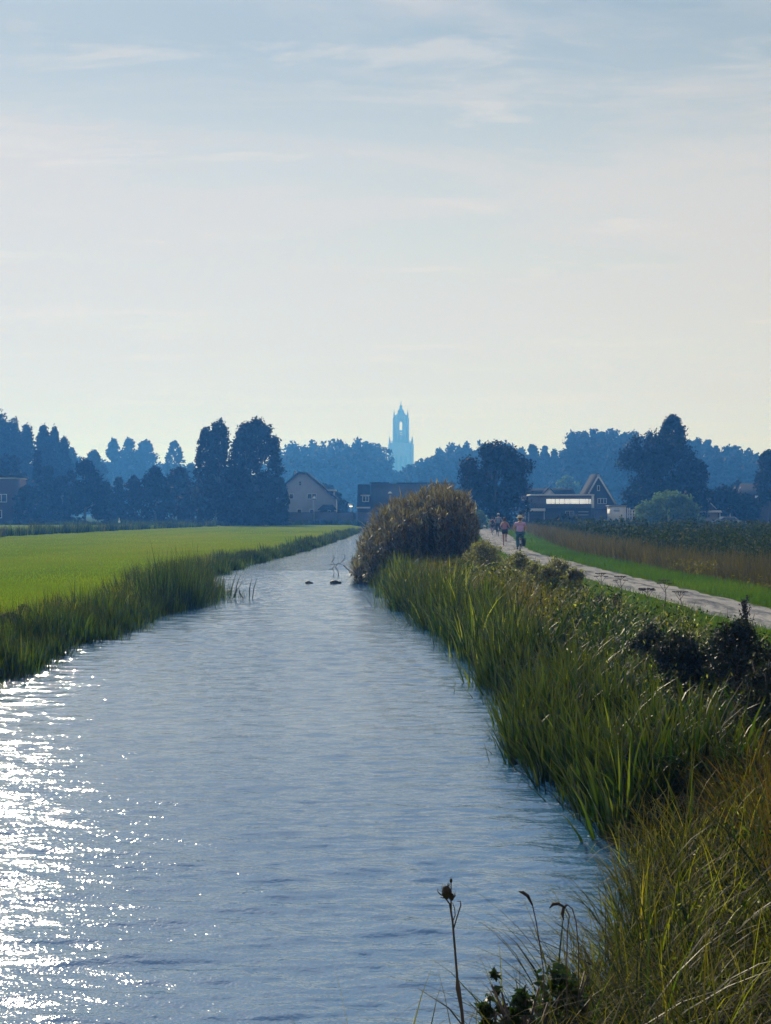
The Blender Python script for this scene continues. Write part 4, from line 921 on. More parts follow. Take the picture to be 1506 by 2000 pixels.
def arching():
    n = 170; Y = rng.uniform(4.6, 7.2, n); X = rng.uniform(.50, 1.35, n)+(Y-5)*.12
    mb = MB(); blades(mb, np.stack([X, Y, H(X, Y)+.1], 1), rng.uniform(.7, 1.15, n), rng.uniform(.003, .0065, n), math.pi+rng.normal(0, .45, n), rng.uniform(.1, .7, n), rng.uniform(.9, 2.4, n), 12, 0, rng.random(n)*.6, 1.3, .4)
    tag(mb.build('arching_sedge', M['sedge']), 'long thin sedge leaves arching left over the water at the bottom', 'grass', kind='stuff')
arching()
def broadleaf(name, n, y0, y1, xf, zf, mat, label, size, cat):
    Y = y0*(y1/y0)**rng.random(n); X = xf(Y, rng.random(n)); ok = in_view(X, Y); X, Y = X[ok], Y[ok]
    Z = H(X, Y)+zf(len(X)); mb = MB()
    leaves(mb, np.stack([X, Y, Z], 1), size*rng.uniform(.5, 1.4, len(X))*np.clip(Y/18, .6, 2.2), 0, None, .38, .2)
    return tag(mb.build(name, M[mat]), label, cat, kind='stuff')
broadleaf('leafy_weeds', 16000, 6, 60, lambda Y, u: xr(Y)+.5+u*2.6, lambda n: rng.uniform(.1, .62, n), 'bank', 'small leafy weeds mixed through the right bank plants', .05, 'weeds')
# field beyond the path
stand('dry_stalks', 26000, 34, 170, lambda Y, u: pcx(Y)+pw(Y)+1.9+u*2.6, 'straw', 'brown dry stalks between the green verge and the tall weeds', lambda n, X, Y: rng.uniform(.35, .95, n), .014, 3, .2, (0, .6), p=1.3, cat='dry grass', wgrow=1/45.)
def weeds():
    mb = MB(); n = 3600
    Y = (34**-.5+rng.random(n)*(190**-.5-34**-.5))**-2; X = pcx(Y)+pw(Y)+4.0+rng.random(n)**1.3*np.minimum(22, Y*.25)
    ok = in_view(X, Y); X, Y = X[ok], Y[ok]; n = len(X); Z = H(X, Y)
    h = rng.uniform(.6, 1.45, n)*(.8+.3*patchn(X*.6, Y*.4))*np.interp(Y, [34, 60, 190], [1.08, 1.02, .85])+(rng.random(n) < .08)*.35
    blades(mb, np.stack([X, Y, Z], 1), h, .03*np.clip(Y/50, 1, 2.5), rng.uniform(0, 6.28, n), np.abs(rng.normal(0, .08, n)), rng.uniform(-.1, .25, n), 2, 0, rng.random(n)*.5)
    k = 22; hh = rng.random((n, k))**.75; r = .22*(1-hh*.65)
    a = rng.uniform(0, 6.28, (n, k)); c = np.stack([X[:, None]+r*np.cos(a), Y[:, None]+r*np.sin(a), Z[:, None]+h[:, None]*(.08+.92*hh)], -1).reshape(-1, 3)
    leaves(mb, c, np.repeat(.11*np.clip(Y/50, 1, 3), k)*rng.uniform(.6, 1.4, n*k), 0, None, .45)
    tag(mb.build('tall_weeds', M['weed']), 'tall dark leafy weeds filling the field right of the path', 'weeds', kind='stuff')
weeds()
broadleaf('yellow_flowers', 420, 44, 50, lambda Y, u: 9.3+u*1.0, lambda n: rng.uniform(.15, .5, n), 'yellow_weed', 'patch of yellow flowering weeds on the far verge', .05, 'flowers')
broadleaf('yellow_flowers', 260, 33, 40, lambda Y, u: 9.2+u*1.4, lambda n: rng.uniform(.1, .38, n), 'yellow_weed', 'yellowish weeds on the far verge nearest the right edge', .045, 'flowers')

# ------------------------------------------------------------------ big reed clump
def reed_clump():
    Y0 = 54.2; X0 = XX(805, Y0)
    t = thing('reed_clump', (X0, Y0, 0), 'large domed clump of tall grey green reeds with brown plumes on the right bank', 'reed clump')
    tops = [(686, 1098), (700, 1048), (716, 1018), (740, 996), (768, 980), (800, 970), (830, 955), (860, 948), (890, 952), (912, 966), (926, 990), (936, 1020)]
    tx = [a for a, b in tops]; ty = [b for a, b in tops]
    n = 1500; px = rng.uniform(690, 930, n); dy = rng.uniform(-3.8, 3.8, n); Y = Y0+dy
    tf = rng.integers(0, 90, n); px = np.clip(rng.uniform(686, 930, 90)[tf]+rng.normal(0, 7, n), 685, 932); top = np.interp(px, tx, ty)+np.abs(rng.normal(0, 10, n))+rng.normal(2, 9, 90)[tf]+np.abs(dy)**2*4.2
    X = (px-753)/FPX*Y0; hgt = CAMZ-(top-1000)/FPX*Y0
    Z = np.maximum(H(X, Y), -.05); L = np.clip(hgt-Z, .7, 5)
    bx = X0+(X-X0)*.90                                         # stems fan outwards
    az = np.arctan2(dy*.3, X-bx+1e-6); lean = np.arctan2(np.abs(X-bx), L)
    mb = MB(); base = np.stack([bx-X0, dy, Z-.05], 1)
    blades(mb, base, L, .022, az, lean, rng.uniform(0, .12, n), 4, 0, rng.random(n)*.5)
    mb.build('stems', M['clump_leaf'], t); tag(bpy.data.objects[-1] if False else t.children[0], kind='stuff')
    mb = MB(); k = 22; s = rng.uniform(.12, .98, (n, k))
    off = s*L[:, None]*np.sin(lean)[:, None]
    c = np.stack([base[:, 0:1]+off*np.cos(az)[:, None], base[:, 1:2]+off*np.sin(az)[:, None], base[:, 2:3]+s*L[:, None]*np.cos(lean)[:, None]], -1).reshape(-1, 3)
    m = n*k
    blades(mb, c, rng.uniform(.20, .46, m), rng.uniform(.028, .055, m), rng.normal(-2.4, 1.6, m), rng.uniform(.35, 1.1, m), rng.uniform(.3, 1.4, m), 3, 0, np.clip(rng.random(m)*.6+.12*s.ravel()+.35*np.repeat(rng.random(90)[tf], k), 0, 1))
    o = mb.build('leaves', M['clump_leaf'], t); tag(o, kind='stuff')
    mb = MB(); q = 6; ii = np.repeat(np.where(rng.random(n) < .7)[0], q); m = len(ii)
    ss = 1.0+rng.uniform(-.03, .05, m); off = ss*L[ii]*np.sin(lean[ii])
    c = np.stack([base[ii, 0]+off*np.cos(az[ii])+rng.normal(0, .03, m), base[ii, 1]+off*np.sin(az[ii])+rng.normal(0, .03, m), base[ii, 2]+ss*L[ii]*np.cos(lean[ii])-.1], 1)
    blades(mb, c, rng.uniform(.16, .38, m), rng.uniform(.02, .042, m), rng.uniform(0, 6.28, m), rng.uniform(.05, .6, m), rng.uniform(.1, 1.0, m), 2, 0)
    o = mb.build('plumes', M['plume'], t); tag(o, kind='stuff')
reed_clump()

# ------------------------------------------------------------------ bushes on the right bank
def bush(px, base_py, top, wpx, Y, mat, label, leaf=.055, n=9000, zb=None, name='bush', group='bushes on the right bank', twigs=40, aspect=.5, depth=1.0):
    X = XX(px, Y); zb = float(H(X, Y))-.05 if zb is None else zb
    hgt = ZZ(top, Y)-zb; rad = wpx/2/FPX*Y
    t = thing(name, (X, Y, zb), label, 'bush', group)
    mb = MB(); nl = 46
    tt = rng.random(nl)**.8; e = envelope('dome', tt); a = rng.uniform(0, 6.28, nl); lr = rng.uniform(.16, .3, nl)*min(rad, hgt)
    rr = np.sqrt(rng.random(nl))*np.clip(e*rad-lr*.6, 0, None)
    c = np.stack([rr*np.cos(a), rr*np.sin(a)*depth, tt*(hgt-lr)], 1)
    w = rng.choice(nl, n, p=lr**2/np.sum(lr**2)); d = rng.normal(size=(n, 3)); d /= np.linalg.norm(d, axis=1)[:, None]
    pos = c[w]+d*(lr[w]*rng.random(n)**.45*rng.choice([1, 1, 1, 1.35], n))[:, None]; pos[:, 2] = np.maximum(pos[:, 2], .03)
    leaves(mb, pos, leaf*rng.uniform(.5, 1.5, n), 0, np.clip(rng.random(n)*.75+rng.random(nl)[w]*.25, 0, 1), aspect)
    mb.build('foliage', M[mat], t)
    m = MB()
    for i in range(twigs):
        j = rng.integers(nl); tip = c[j]+np.array([rng.normal(0, .05), rng.normal(0, .05), lr[j]*rng.uniform(.9, 1.5)])
        m.tube([(c[j][0]*.2, c[j][1]*.2, 0), tuple(c[j]*np.array([.7, .7, .6])), tuple(tip)], [.012, .008, .003], 4)
    m.build('twigs', M['stem'], t)
bush(948, 1130, 1052, 116, 45, 'brown_bush', 'brownish seeding bush at the left end of the bank bushes, before the path', n=8000)
bush(1010, 1150, 1076, 104, 41, 'brown_bush', 'brown feathery bush just below the cyclist in the lilac top', n=7000)
bush(1072, 1180, 1080, 130, 34, 'brown_bush', 'largest grey brown bush, its right flank beside the pale path', n=11000)
bush(1120, 1180, 1104, 66, 33, 'brown_bush', 'thin grey green bush at the right end of the brown bushes', n=3500)
bush(1000, 1110, 1105, 80, 40, 'brown_bush', 'low brown bush in the dip between the larger brown ones', n=3500)
bush(1335, 1400, 1228, 190, 15.5, 'dark_bush', 'dark leafy bush below the umbel seed heads near the path', leaf=.036, n=15000)
bush(1440, 1420, 1203, 220, 15, 'dark_bush', 'tallest dark leafy bush overlapping the pale path at the right edge', leaf=.036, n=18000)
bush(1500, 1500, 1290, 170, 12.5, 'dark_bush', 'blackish bush cut by the right edge above the rusty grass', leaf=.03, n=12000)
bush(1270, 1300, 1215, 110, 18.5, 'dark_bush', 'reddish dark bush left of the dark leafy bushes', leaf=.036, n=5000)
bush(20, 1250, 1195, 60, 28, 'dark_bush', 'dark bush among the left bank reeds at the left edge', leaf=.04, n=3500, group='bushes on the left bank')
bush(45, 1180, 1180, 36, 30, 'dark_bush', 'dark upright seeding dock in the left bank reeds', leaf=.035, n=1400, group='bushes on the left bank')
bush(965, 1990, 1893, 74, 5.0, 'bramble', 'glossy dark bramble sprig with upright leaves over the water at the bottom', leaf=.034, n=900, zb=.45, group='brambles near the camera', twigs=9, aspect=.4)
bush(1020, 1990, 1925, 110, 4.9, 'bramble', 'low dark bramble between the upright sprig and the trailing bramble', leaf=.032, n=700, zb=.40, group='brambles near the camera', twigs=12, aspect=.5)
bush(1085, 1990, 1875, 190, 5.4, 'bramble', 'loose trailing bramble in the sedge at the bottom of the photo', leaf=.036, n=900, zb=.35, group='brambles near the camera', twigs=22, aspect=.55)

# ------------------------------------------------------------------ single plants
def umbel(px, top, Y, label, big=1.0):
    X = XX(px, Y); zb = float(H(X, Y))-.02; hgt = ZZ(top, Y)-zb
    t = thing('seed_head', (X, Y, zb), label, 'seed head', 'dead umbel seed heads beside the path')
    m = MB(); m.tube([(0, 0, 0), (.03, 0, hgt*.5), (0, .02, hgt-.08)], [.012, .009, .006], 5); m.build('stem', M['stem'], t)
    m = MB()
    for i in range(12):
        a = i*2.4; r = .13*big*math.sqrt((i+.5)/12)
        m.tube([(0, .02, hgt-.08), (r*math.cos(a), .02+r*math.sin(a), hgt-.01*i/12)], [.003, .003], 4)
        m.ball((r*math.cos(a), .02+r*math.sin(a), hgt), .022*big, 5, 4, 0, (1.2, 1.2, .6))
    m.build('umbel', M['seed'], t)
    for s in (-1, 1):
        m = MB(); z0 = hgt*.62; m.tube([(0, 0, z0), (s*.11, 0, z0+.16)], [.005, .004], 4)
        for i in range(5): m.ball((s*.11+.04*math.cos(i*1.3), .04*math.sin(i*1.3), z0+.17), .018*big, 5, 4, 0, (1.2, 1.2, .6))
        m.build('side_umbel', M['seed'], t)
umbel(1174, 1120, 34, 'dead umbel seed head farthest left, against the pale path')
umbel(1212, 1126, 32, 'tall dead umbel seed head left of the middle of the path')
umbel(1264, 1150, 30, 'broad dead umbel seed head in the middle before the path', 1.3)
umbel(1298, 1133, 31, 'tallest dead umbel seed head with flat top before the path')
umbel(1328, 1156, 30, 'dead umbel seed head right of the tallest one')
def dock(px, top, Y, label, w=.10):
    X = XX(px, Y); zb = float(H(X, Y))-.02; hgt = ZZ(top, Y)-zb
    t = thing('dead_dock', (X, Y, zb), label, 'dead plant', 'dead dock plants on the right bank')
    m = MB(); m.tube([(0, 0, 0), (.02, 0, hgt*.5), (0, 0, hgt)], [.014, .010, .004], 5)
    br = []
    for i in range(9):
        a = i*2.4; z0 = hgt*(.35+.06*i); r = w*(1.3-.1*i); br.append(((0, 0, z0), (r*math.cos(a), r*math.sin(a), z0+.22))); m.tube(br[-1], [.006, .003], 4)
    m.build('stem', M['dead_dark'], t)
    mb = MB(); n = 420; j = rng.integers(0, 9, n); s = rng.random(n)[:, None]
    A = np.array([b[0] for b in br])[j]; B = np.array([b[1] for b in br])[j]; pos = A+(B-A)*s+rng.normal(0, .018, (n, 3))
    top_ = rng.random(n) < .35; pos[top_] = np.stack([rng.normal(0, .02, top_.sum()), rng.normal(0, .02, top_.sum()), hgt*rng.uniform(.72, 1, top_.sum())], 1)
    leaves(mb, pos, .035, 0, None, .6); tag(mb.build('seeds', M['dead_dark'], t), kind='stuff')
dock(1172, 1172, 27, 'blackened dock with two upright spikes left of the umbel seed heads', .14)
dock(1203, 1170, 28, 'slim blackened dock right of the two-spiked one')
dock(1103, 1240, 22, 'blackened leafy dock above the reed edge in the middle of the bank', .2)
dock(1086, 1195, 27, 'thin blackened dock behind the bank reeds')
dock(1455, 1175, 20.5, 'dark stalk poking above the bushes at the right edge')

def thistle():
    Y = 3.4; X0 = XX(906, Y); zb = float(H(X0, Y))-.02
    t = thing('dead_thistle', (X0, Y, zb), 'single dead thistle stalk with a spiky seed head standing before the water', 'dead flower')
    p = lambda px, py: (XX(px, Y)-X0, 0, ZZ(py, Y)-zb)
    m = MB(); m.tube([(.03, .0, 0), p(905, 2010), p(902, 1975), p(897, 1945), p(894.5, 1930), p(893, 1910), p(889, 1860), p(884, 1800), p(881, 1780)], [.0042, .004, .004, .0052, .0062, .003, .0027, .0025, .0024], 7)
    m.tube([p(882, 1790), p(878, 1765), p(872, 1757), p(866, 1748)], [.0022, .002, .0018, .0018], 5)
    m.tube([p(881, 1780), p(881, 1755), p(881, 1722)], [.002, .0018, .0014], 5)
    m.tube([p(885, 1817), p(893, 1790), p(900, 1768), p(899, 1760), p(892, 1760)], [.0018, .0016, .0016, .0014, .0008], 5)
    m.tube([p(884, 1800), p(889, 1788), p(888, 1775), p(884, 1763)], [.0014, .0012, .0012, .0008], 5)
    m.build('stem', M['stem'], t)
    m = MB(); m.ball(p(872, 1743), .013, 10, 8, 0, (.8, .8, 1.25)); m.ball(p(882, 1752), .0075, 8, 6, 0, (.8, .8, 1.2)); m.ball(p(881, 1720), .0035, 6, 5, 0, (1, 1, 1.6)); m.build('seed_head', M['seed'], t)
    mb = MB(); n = 90; d = rng.normal(size=(n, 3)); d /= np.linalg.norm(d, axis=1)[:, None]; c = np.array(p(872, 1744))+d*np.array([.010, .010, .015]); c[:30] = np.array(p(882, 1752))+d[:30]*.007
    blades(mb, c, rng.uniform(.006, .016, n), .0016, np.arctan2(d[:, 1], d[:, 0]), rng.uniform(.1, 1.0, n), rng.uniform(-.8, .4, n), 2, 0)
    mb.build('bracts', M['seed'], t)
    for q in ([(866, 1750), (859, 1746), (855, 1741), (855, 1735)], [(874, 1752), (866, 1754), (860, 1752)], [(884, 1754), (888, 1752), (890, 1748)]):
        m = MB(); m.tube([p(*a) for a in q], [.0016, .0014, .001, .0005][:len(q)], 5); m.build('sepal', M['seed'], t)
thistle()

def drooping(pts, Y, label, name='seeding_grass', mat='stem', headfrac=.45, r=.0022, depth=0.0, group='drooping grass heads over the water', cat='grass stalk', rh=.006):
    X0 = XX(pts[0][0], Y); zb = float(H(X0, Y))
    t = thing(name, (X0, Y, zb), label, cat, group)
    p = [(XX(a, Y)-X0, depth*i, ZZ(b, Y)-zb) for i, (a, b) in enumerate(pts)]
    k = len(p); s = int(k*(1-headfrac))
    m = MB(); m.tube([(0, 0, -.02)]+p, [r*1.3]+[r]*k, 5); m.build('stem', M[mat], t)
    m = MB(); m.tube(p[s:], [rh*.5]+[rh]*(k-s-2)+[rh*.25], 6) if k-s >= 2 else None
    if m.n: m.build('spike', M['seed'], t)
drooping([(1062, 1900), (1055, 1850), (1047, 1800), (1040, 1768), (1031, 1750), (1021, 1743), (1013, 1741)], 5.2, 'upright drooping grass head right of the dead thistle')
drooping([(1107, 1880), (1108, 1820), (1112, 1790), (1104, 1772), (1090, 1765), (1080, 1766), (1073, 1774)], 5.2, 'curled grass head bending left over the water')
drooping([(1130, 1850), (1125, 1800), (1118, 1775), (1108, 1767), (1101, 1772), (1098, 1785), (1101, 1797)], 5.25, 'small hooked grass head beside the curled one')
# bent reed stalks in the water, right bank
GR = 'bent reed stalks leaning over the water at right'
def bent(pts, Y, label, w=.012, mat='reed', group=GR, rn=.2):
    Y *= K; w *= K
    X0 = XX(pts[0][0], Y); t = thing('bent_reed', (X0, Y, 0), label, 'reed stalk', group)
    mb = MB(); p = np.array([(XX(a, Y)-X0, 0, ZZ(b, Y)) for a, b in pts]); k = len(p)
    ww = w*np.interp(np.linspace(0, 1, k), [0, .3, 1], [.7, 1, .1])[:, None]*np.array([[.8, .35, 0.35]])
    th = np.array([[0, .0015, 0]])
    for side in (1,):
        V = np.concatenate([p-ww/2, p+ww/2]); F = np.array([(i, i+1, k+i+1, k+i) for i in range(k-1)]); mb.add(V, F, 0, rn)
        V2 = V+np.array([0, .003, 0]); mb.add(V2, F[:, ::-1].copy(), 0, rn)
    mb.build('blade', M[mat], t)
bent([(1062, 1552), (1040, 1525), (1010, 1502), (985, 1486)], 15.2, 'long green reed blade arching farthest left over the water')
bent([(1044, 1508), (1030, 1480), (1012, 1455), (1000, 1443), (993, 1444)], 15.8, 'brown bent reed with a hooked tip above the long green blade', mat='straw')
bent([(1043, 1508), (1030, 1478), (1022, 1455), (1017, 1452)], 15.9, 'thin brown reed crossing behind the hooked one', mat='straw', w=.009)
bent([(1048, 1555), (1030, 1530), (1018, 1522), (1010, 1540), (1004, 1558)], 15.0, 'broken reed folded down into the water', mat='straw', w=.009)
bent([(1052, 1592), (1062, 1570), (1085, 1555), (1112, 1533)], 14.4, 'dark fallen reed lying toward the bank', w=.018, rn=.0)
bent([(1060, 1600), (1050, 1500), (1030, 1440), (1012, 1420)], 14.8, 'reed bending left near the top of the reed edge', w=.014)
bent([(1072, 1600), (1060, 1500), (1042, 1430), (1020, 1404)], 14.7, 'tallest reed bending left beside the water', w=.016)
bent([(1002, 1474), (1020, 1473), (1042, 1472)], 15.6, 'short reed floating flat on the water', mat='straw', w=.006)
GL = 'lone reed stalks in the water at left'
for (a, b, c, d, Y, lab) in [(487, 1170, 492, 1128, 47.5, 'upright lone stalk farthest right but one off the left reeds'), (493, 1170, 503, 1126, 47.5, 'slanting lone stalk farthest right off the left reeds'),
        (454, 1170, 478, 1130, 47.3, 'lone stalk leaning right beside the left reed tongue'), (458, 1168, 470, 1122, 47.6, 'tall straight stalk at the edge of the left reed tongue'), (448, 1172, 464, 1112, 47.8, 'tallest stalk at the edge of the left reed tongue'), (474, 1168, 466, 1148, 47.2, 'short stalk leaning left between the left reeds and the lone pair')]:
    bent([(a, b), ((a+c)/2-2, (b+d)/2), (c, d)], Y, lab, w=.05, mat='reed_far', group=GL, rn=.1)
bent([(765, 1177), (759, 1160), (757, 1140)], 45.2, 'small dead reed standing in the water left of the right bank reeds', w=.04, mat='weed', group=GL)

def dead_branch():
    Y = 57.; X0 = XX(668, Y); t = thing('dead_branch', (X0, Y, 0), 'grey forked dead branch sticking out of the water beside the reed clump', 'branch')
    p = lambda px, py: (XX(px, Y)-X0, 0, ZZ(py, Y))
    m = MB()
    for q, r in [([(662, 1128), (660, 1115), (655, 1108), (660, 1100), (668, 1102)], .02), ([(650, 1127), (653, 1118), (650, 1112), (642, 1112)], .015), ([(648, 1112), (654, 1104), (650, 1098)], .015), ([(648, 1098), (653, 1090), (650, 1084)], .015),
                 ([(667, 1098), (674, 1090), (673, 1083), (668, 1084)], .015), ([(690, 1130), (682, 1115), (671, 1104)], .03), ([(700, 1128), (690, 1125), (676, 1126), (662, 1128)], .015), ([(645, 1102), (652, 1103), (658, 1102)], .012)]:
        m.tube([p(*a) for a in q], [r]+[r*.7]*(len(q)-1), 5)
    m.tube([p(662, 1128), (0-.1, 0, -.2)], .02, 5)
    m.build('twigs', M['bark'], t)
    for px, s, lab in ((602, 1.0, 'smallest dark lump of debris on the water, farthest left'), (653, 1.5, 'dark rounded lump of debris in the middle of the canal'), (722, 1.3, 'dark wedge of debris at the foot of the reed clump')):
        Yd = 50.6; t = thing('floating_debris', (XX(px, Yd), Yd, 0), lab, 'debris', 'lumps of debris across the canal')
        m = MB(); m.ball((0, 0, .03), .085*s, 9, 6, 0, (1.3, .9, .75)); m.ball((.1*s, .02, .02), .05*s, 8, 5, 0, (1.4, .9, .8)); m.build('lump', M['cobble'], t)
dead_branch()

# ------------------------------------------------------------------ people
def skin_mesh(name, joints, bones, mat, parent, root, sub=1):
    """joints: {key: (pos, radius)}; one continuous surface grown by a Skin modifier"""
    keys = list(joints); idx = {k: i for i, k in enumerate(keys)}
    me = bpy.data.meshes.new(name+'_rig'); me.from_pydata([joints[k][0] for k in keys], [(idx[a], idx[b]) for a, b in bones], []); me.update()
    ob = bpy.data.objects.new(name+'_rig', me); col.objects.link(ob)
    md = ob.modifiers.new('skin', 'SKIN'); md.use_smooth_shade = True; md.branch_smoothing = .3
    ss = ob.modifiers.new('sub', 'SUBSURF'); ss.levels = sub; ss.render_levels = sub
    layer = me.skin_vertices[0].data
    for k in keys:
        r = joints[k][1]; layer[idx[k]].radius = r if isinstance(r, tuple) else (r, r); layer[idx[k]].use_root = (k == root)
    dg = bpy.context.evaluated_depsgraph_get(); dg.update()
    nm = bpy.data.meshes.new_from_object(ob.evaluated_get(dg)); nm.name = name
    for p in nm.polygons: p.use_smooth = True
    nm.materials.clear(); nm.materials.append(mat)
    bpy.data.objects.remove(ob)
    o = bpy.data.objects.new(name, nm); col.objects.link(o); o.parent = parent
    return o
def person(loc, label, pose, shirt, legs, shoes, skin, hair, hat=None, rz=0, scale=1.0, sleeves=True, longlegs=True, group='people on the path', heavy=1.0, backpack=None):
    t = thing('person', loc, label, 'person', group, rz, scale)
    J = {}; B = []
    def j(k, p, r, par=None):
        J[k] = (p, r)
        if par: B.append((par, k))
    P_ = pose; hv = heavy
    j('pelvis', P_['pelvis'], (.125*hv, .11*hv)); j('waist', P_['waist'], (.115*hv, .095*hv), 'pelvis'); j('chest', P_['chest'], (.14*hv, .11*hv), 'waist'); j('collar', P_['collar'], (.085, .075), 'chest')
    j('neck', P_['neck'], .055, 'collar'); h = Vector(P_['head'])
    j('jaw', tuple(h+Vector((0, .01, -.07))), (.062, .07), 'neck'); j('skull', tuple(h+Vector((0, 0, .0))), (.078, .092), 'jaw'); j('crown', tuple(h+Vector((0, -.01, .075))), (.06, .07), 'skull')
    for s, n in ((-1, 'l'), (1, 'r')):
        sh = Vector(P_['sh_'+n]); el = Vector(P_['el_'+n]); ha = Vector(P_['ha_'+n])
        j('sh_'+n, tuple(sh), .058*hv, 'collar'); j('ua_'+n, tuple(sh.lerp(el, .5)), .046*hv, 'sh_'+n); j('el_'+n, tuple(el), .038, 'ua_'+n); j('fa_'+n, tuple(el.lerp(ha, .35)), .037, 'el_'+n); j('wr_'+n, tuple(ha), .024, 'fa_'+n)
        d = (ha-el).normalized(); side = d.cross(Vector((1, 0, 0))).normalized()
        if side.length < .1: side = Vector((0, 1, 0))
        pal = ha+d*.05; j('pa_'+n, tuple(pal), (.030, .020), 'wr_'+n)
        for f in range(4):
            o = side*((f-1.5)*.020); ln = (.032, .040, .037, .028)[f]
            j('f%d_%s' % (f, n), tuple(pal+d*.03+o), .009, 'pa_'+n); j('g%d_%s' % (f, n), tuple(pal+d*(.03+ln*.8)+o-Vector((s*.012, 0, .01))), .008, 'f%d_%s' % (f, n)); j('h%d_%s' % (f, n), tuple(pal+d*(.035+ln)+o-Vector((s*.028, 0, .025))), .007, 'g%d_%s' % (f, n))
        j('t0_'+n, tuple(pal-d*.015-side*.036), .010, 'pa_'+n); j('t1_'+n, tuple(pal+d*.015-side*.05), .008, 't0_'+n)
        hp = Vector(P_['hip_'+n]); kn = Vector(P_['kn_'+n]); an = Vector(P_['an_'+n]); to = Vector(P_['to_'+n])
        j('hip_'+n, tuple(hp), .092*hv, 'pelvis'); j('th_'+n, tuple(hp.lerp(kn, .5)), .076*hv, 'hip_'+n); j('kn_'+n, tuple(kn), .054, 'th_'+n); j('ca_'+n, tuple(kn.lerp(an, .35)), .054, 'kn_'+n); j('an_'+n, tuple(an), .034, 'ca_'+n)
        j('ba_'+n, tuple(an.lerp(to, .6)), .033, 'an_'+n); j('to_'+n, tuple(to), .022, 'ba_'+n)
    skin_mesh('body', J, B, skin, t, 'pelvis')
    def shell(name, ks, add, mat, root):
        JJ = {k: (J[k][0], tuple((r+add) for r in (J[k][1] if isinstance(J[k][1], tuple) else (J[k][1],)*2))) for k in ks}
        skin_mesh(name, JJ, [b for b in B if b[0] in ks and b[1] in ks], mat, t, root)
    up = ['pelvis', 'waist', 'chest', 'collar', 'sh_l', 'sh_r']+(['ua_l', 'ua_r'] if sleeves else [])
    if sleeves == 'long': up += ['el_l', 'el_r', 'fa_l', 'fa_r']
    if shirt: shell('shirt', up, .034, shirt, 'pelvis')
    lo = ['pelvis', 'hip_l', 'hip_r', 'th_l', 'th_r']+(['kn_l', 'kn_r', 'ca_l', 'ca_r', 'an_l', 'an_r'] if longlegs else [])
    shell('trousers' if longlegs else 'shorts', lo, .021, legs, 'pelvis')
    for n in 'lr': skin_mesh('shoe', {k: (J[k][0], (J[k][1] if not isinstance(J[k][1], tuple) else J[k][1][0])+.012) for k in ('an_'+n, 'ba_'+n, 'to_'+n)}, [('an_'+n, 'ba_'+n), ('ba_'+n, 'to_'+n)], shoes, t, 'an_'+n)
    m = MB(); hx, hy, hz = h
    m.ball((hx, hy-.025, hz+.02), .098, 12, 9, 0, (1, 1.08, 1.12)); m.ball((hx, hy-.075, hz-.06), .06, 8, 6, 0, (1, .7, 1)); m.build('hair', hair, t, smooth=True)
    m = MB(); m.tube([(hx, hy+.095, hz-.0), (hx, hy+.122, hz-.035), (hx, hy+.098, hz-.045)], [.010, .016, .008], 6); m.build('nose', skin, t, smooth=True)
    for s in (-1, 1):
        m = MB(); m.ball((hx+s*.094, hy, hz-.01), .026, 8, 6, 0, (.35, .7, 1.2)); m.build('ear', skin, t, smooth=True)
        m = MB(); m.ball((hx+s*.032, hy+.092, hz+.008), .013, 8, 6); m.build('eye', M['black_cloth'], t, smooth=True)
    m = MB(); m.tube([(hx-.025, hy+.086, hz-.075), (hx, hy+.093, hz-.077), (hx+.025, hy+.086, hz-.075)], [.004, .007, .004], 6); m.build('mouth', M['pink_cloth'], t, smooth=True)
    if hat == 'straw':
        m = MB(); k = 20; lv = [(.185, .035), (.18, .045), (.112, .075), (.108, .12), (.085, .155), (.03, .165)]
        V = [(hx+r*math.cos(2*math.pi*q/k), hy-.015+r*math.sin(2*math.pi*q/k)*1.05, hz+z) for r, z in lv for q in range(k)]
        F = [(i*k+q, i*k+(q+1) % k, (i+1)*k+(q+1) % k, (i+1)*k+q) for i in range(len(lv)-1) for q in range(k)]+[tuple((len(lv)-1)*k+q for q in range(k)), tuple(range(k-1, -1, -1))]
        m.add(V, F); m.build('hat', M['straw_hat'], t, smooth=True)
    elif hat:
        m = MB(); m.ball((hx, hy-.01, hz+.06), .104, 12, 8, 0, (1, 1.1, .85)); m.box((hx-.07, hy+.06, hz+.05), (hx+.07, hy+.18, hz+.065)); m.build('cap', hat, t, smooth=True)
    if backpack:
        c = Vector(P_['chest']); m = MB(); m.ball((c.x, c.y-.17, c.z-.06), .17, 12, 8, 0, (.85, .55, 1.25)); m.build('backpack', backpack, t, smooth=True)
    return t
RIDE = dict(pelvis=(0, 0, 1.0), waist=(0, .03, 1.16), chest=(0, .09, 1.35), collar=(0, .12, 1.48), neck=(0, .135, 1.56), head=(0, .16, 1.68),
    sh_l=(-.18, .12, 1.44), sh_r=(.18, .12, 1.44), el_l=(-.31, .24, 1.22), el_r=(.31, .24, 1.22), ha_l=(-.28, .46, 1.12), ha_r=(.28, .46, 1.12),
    hip_l=(-.10, .02, .96), hip_r=(.10, .02, .96), kn_l=(-.13, .38, .70), kn_r=(.13, .40, .88), an_l=(-.12, .18, .30), an_r=(.12, .26, .52), to_l=(-.13, .36, .24), to_r=(.13, .44, .47))
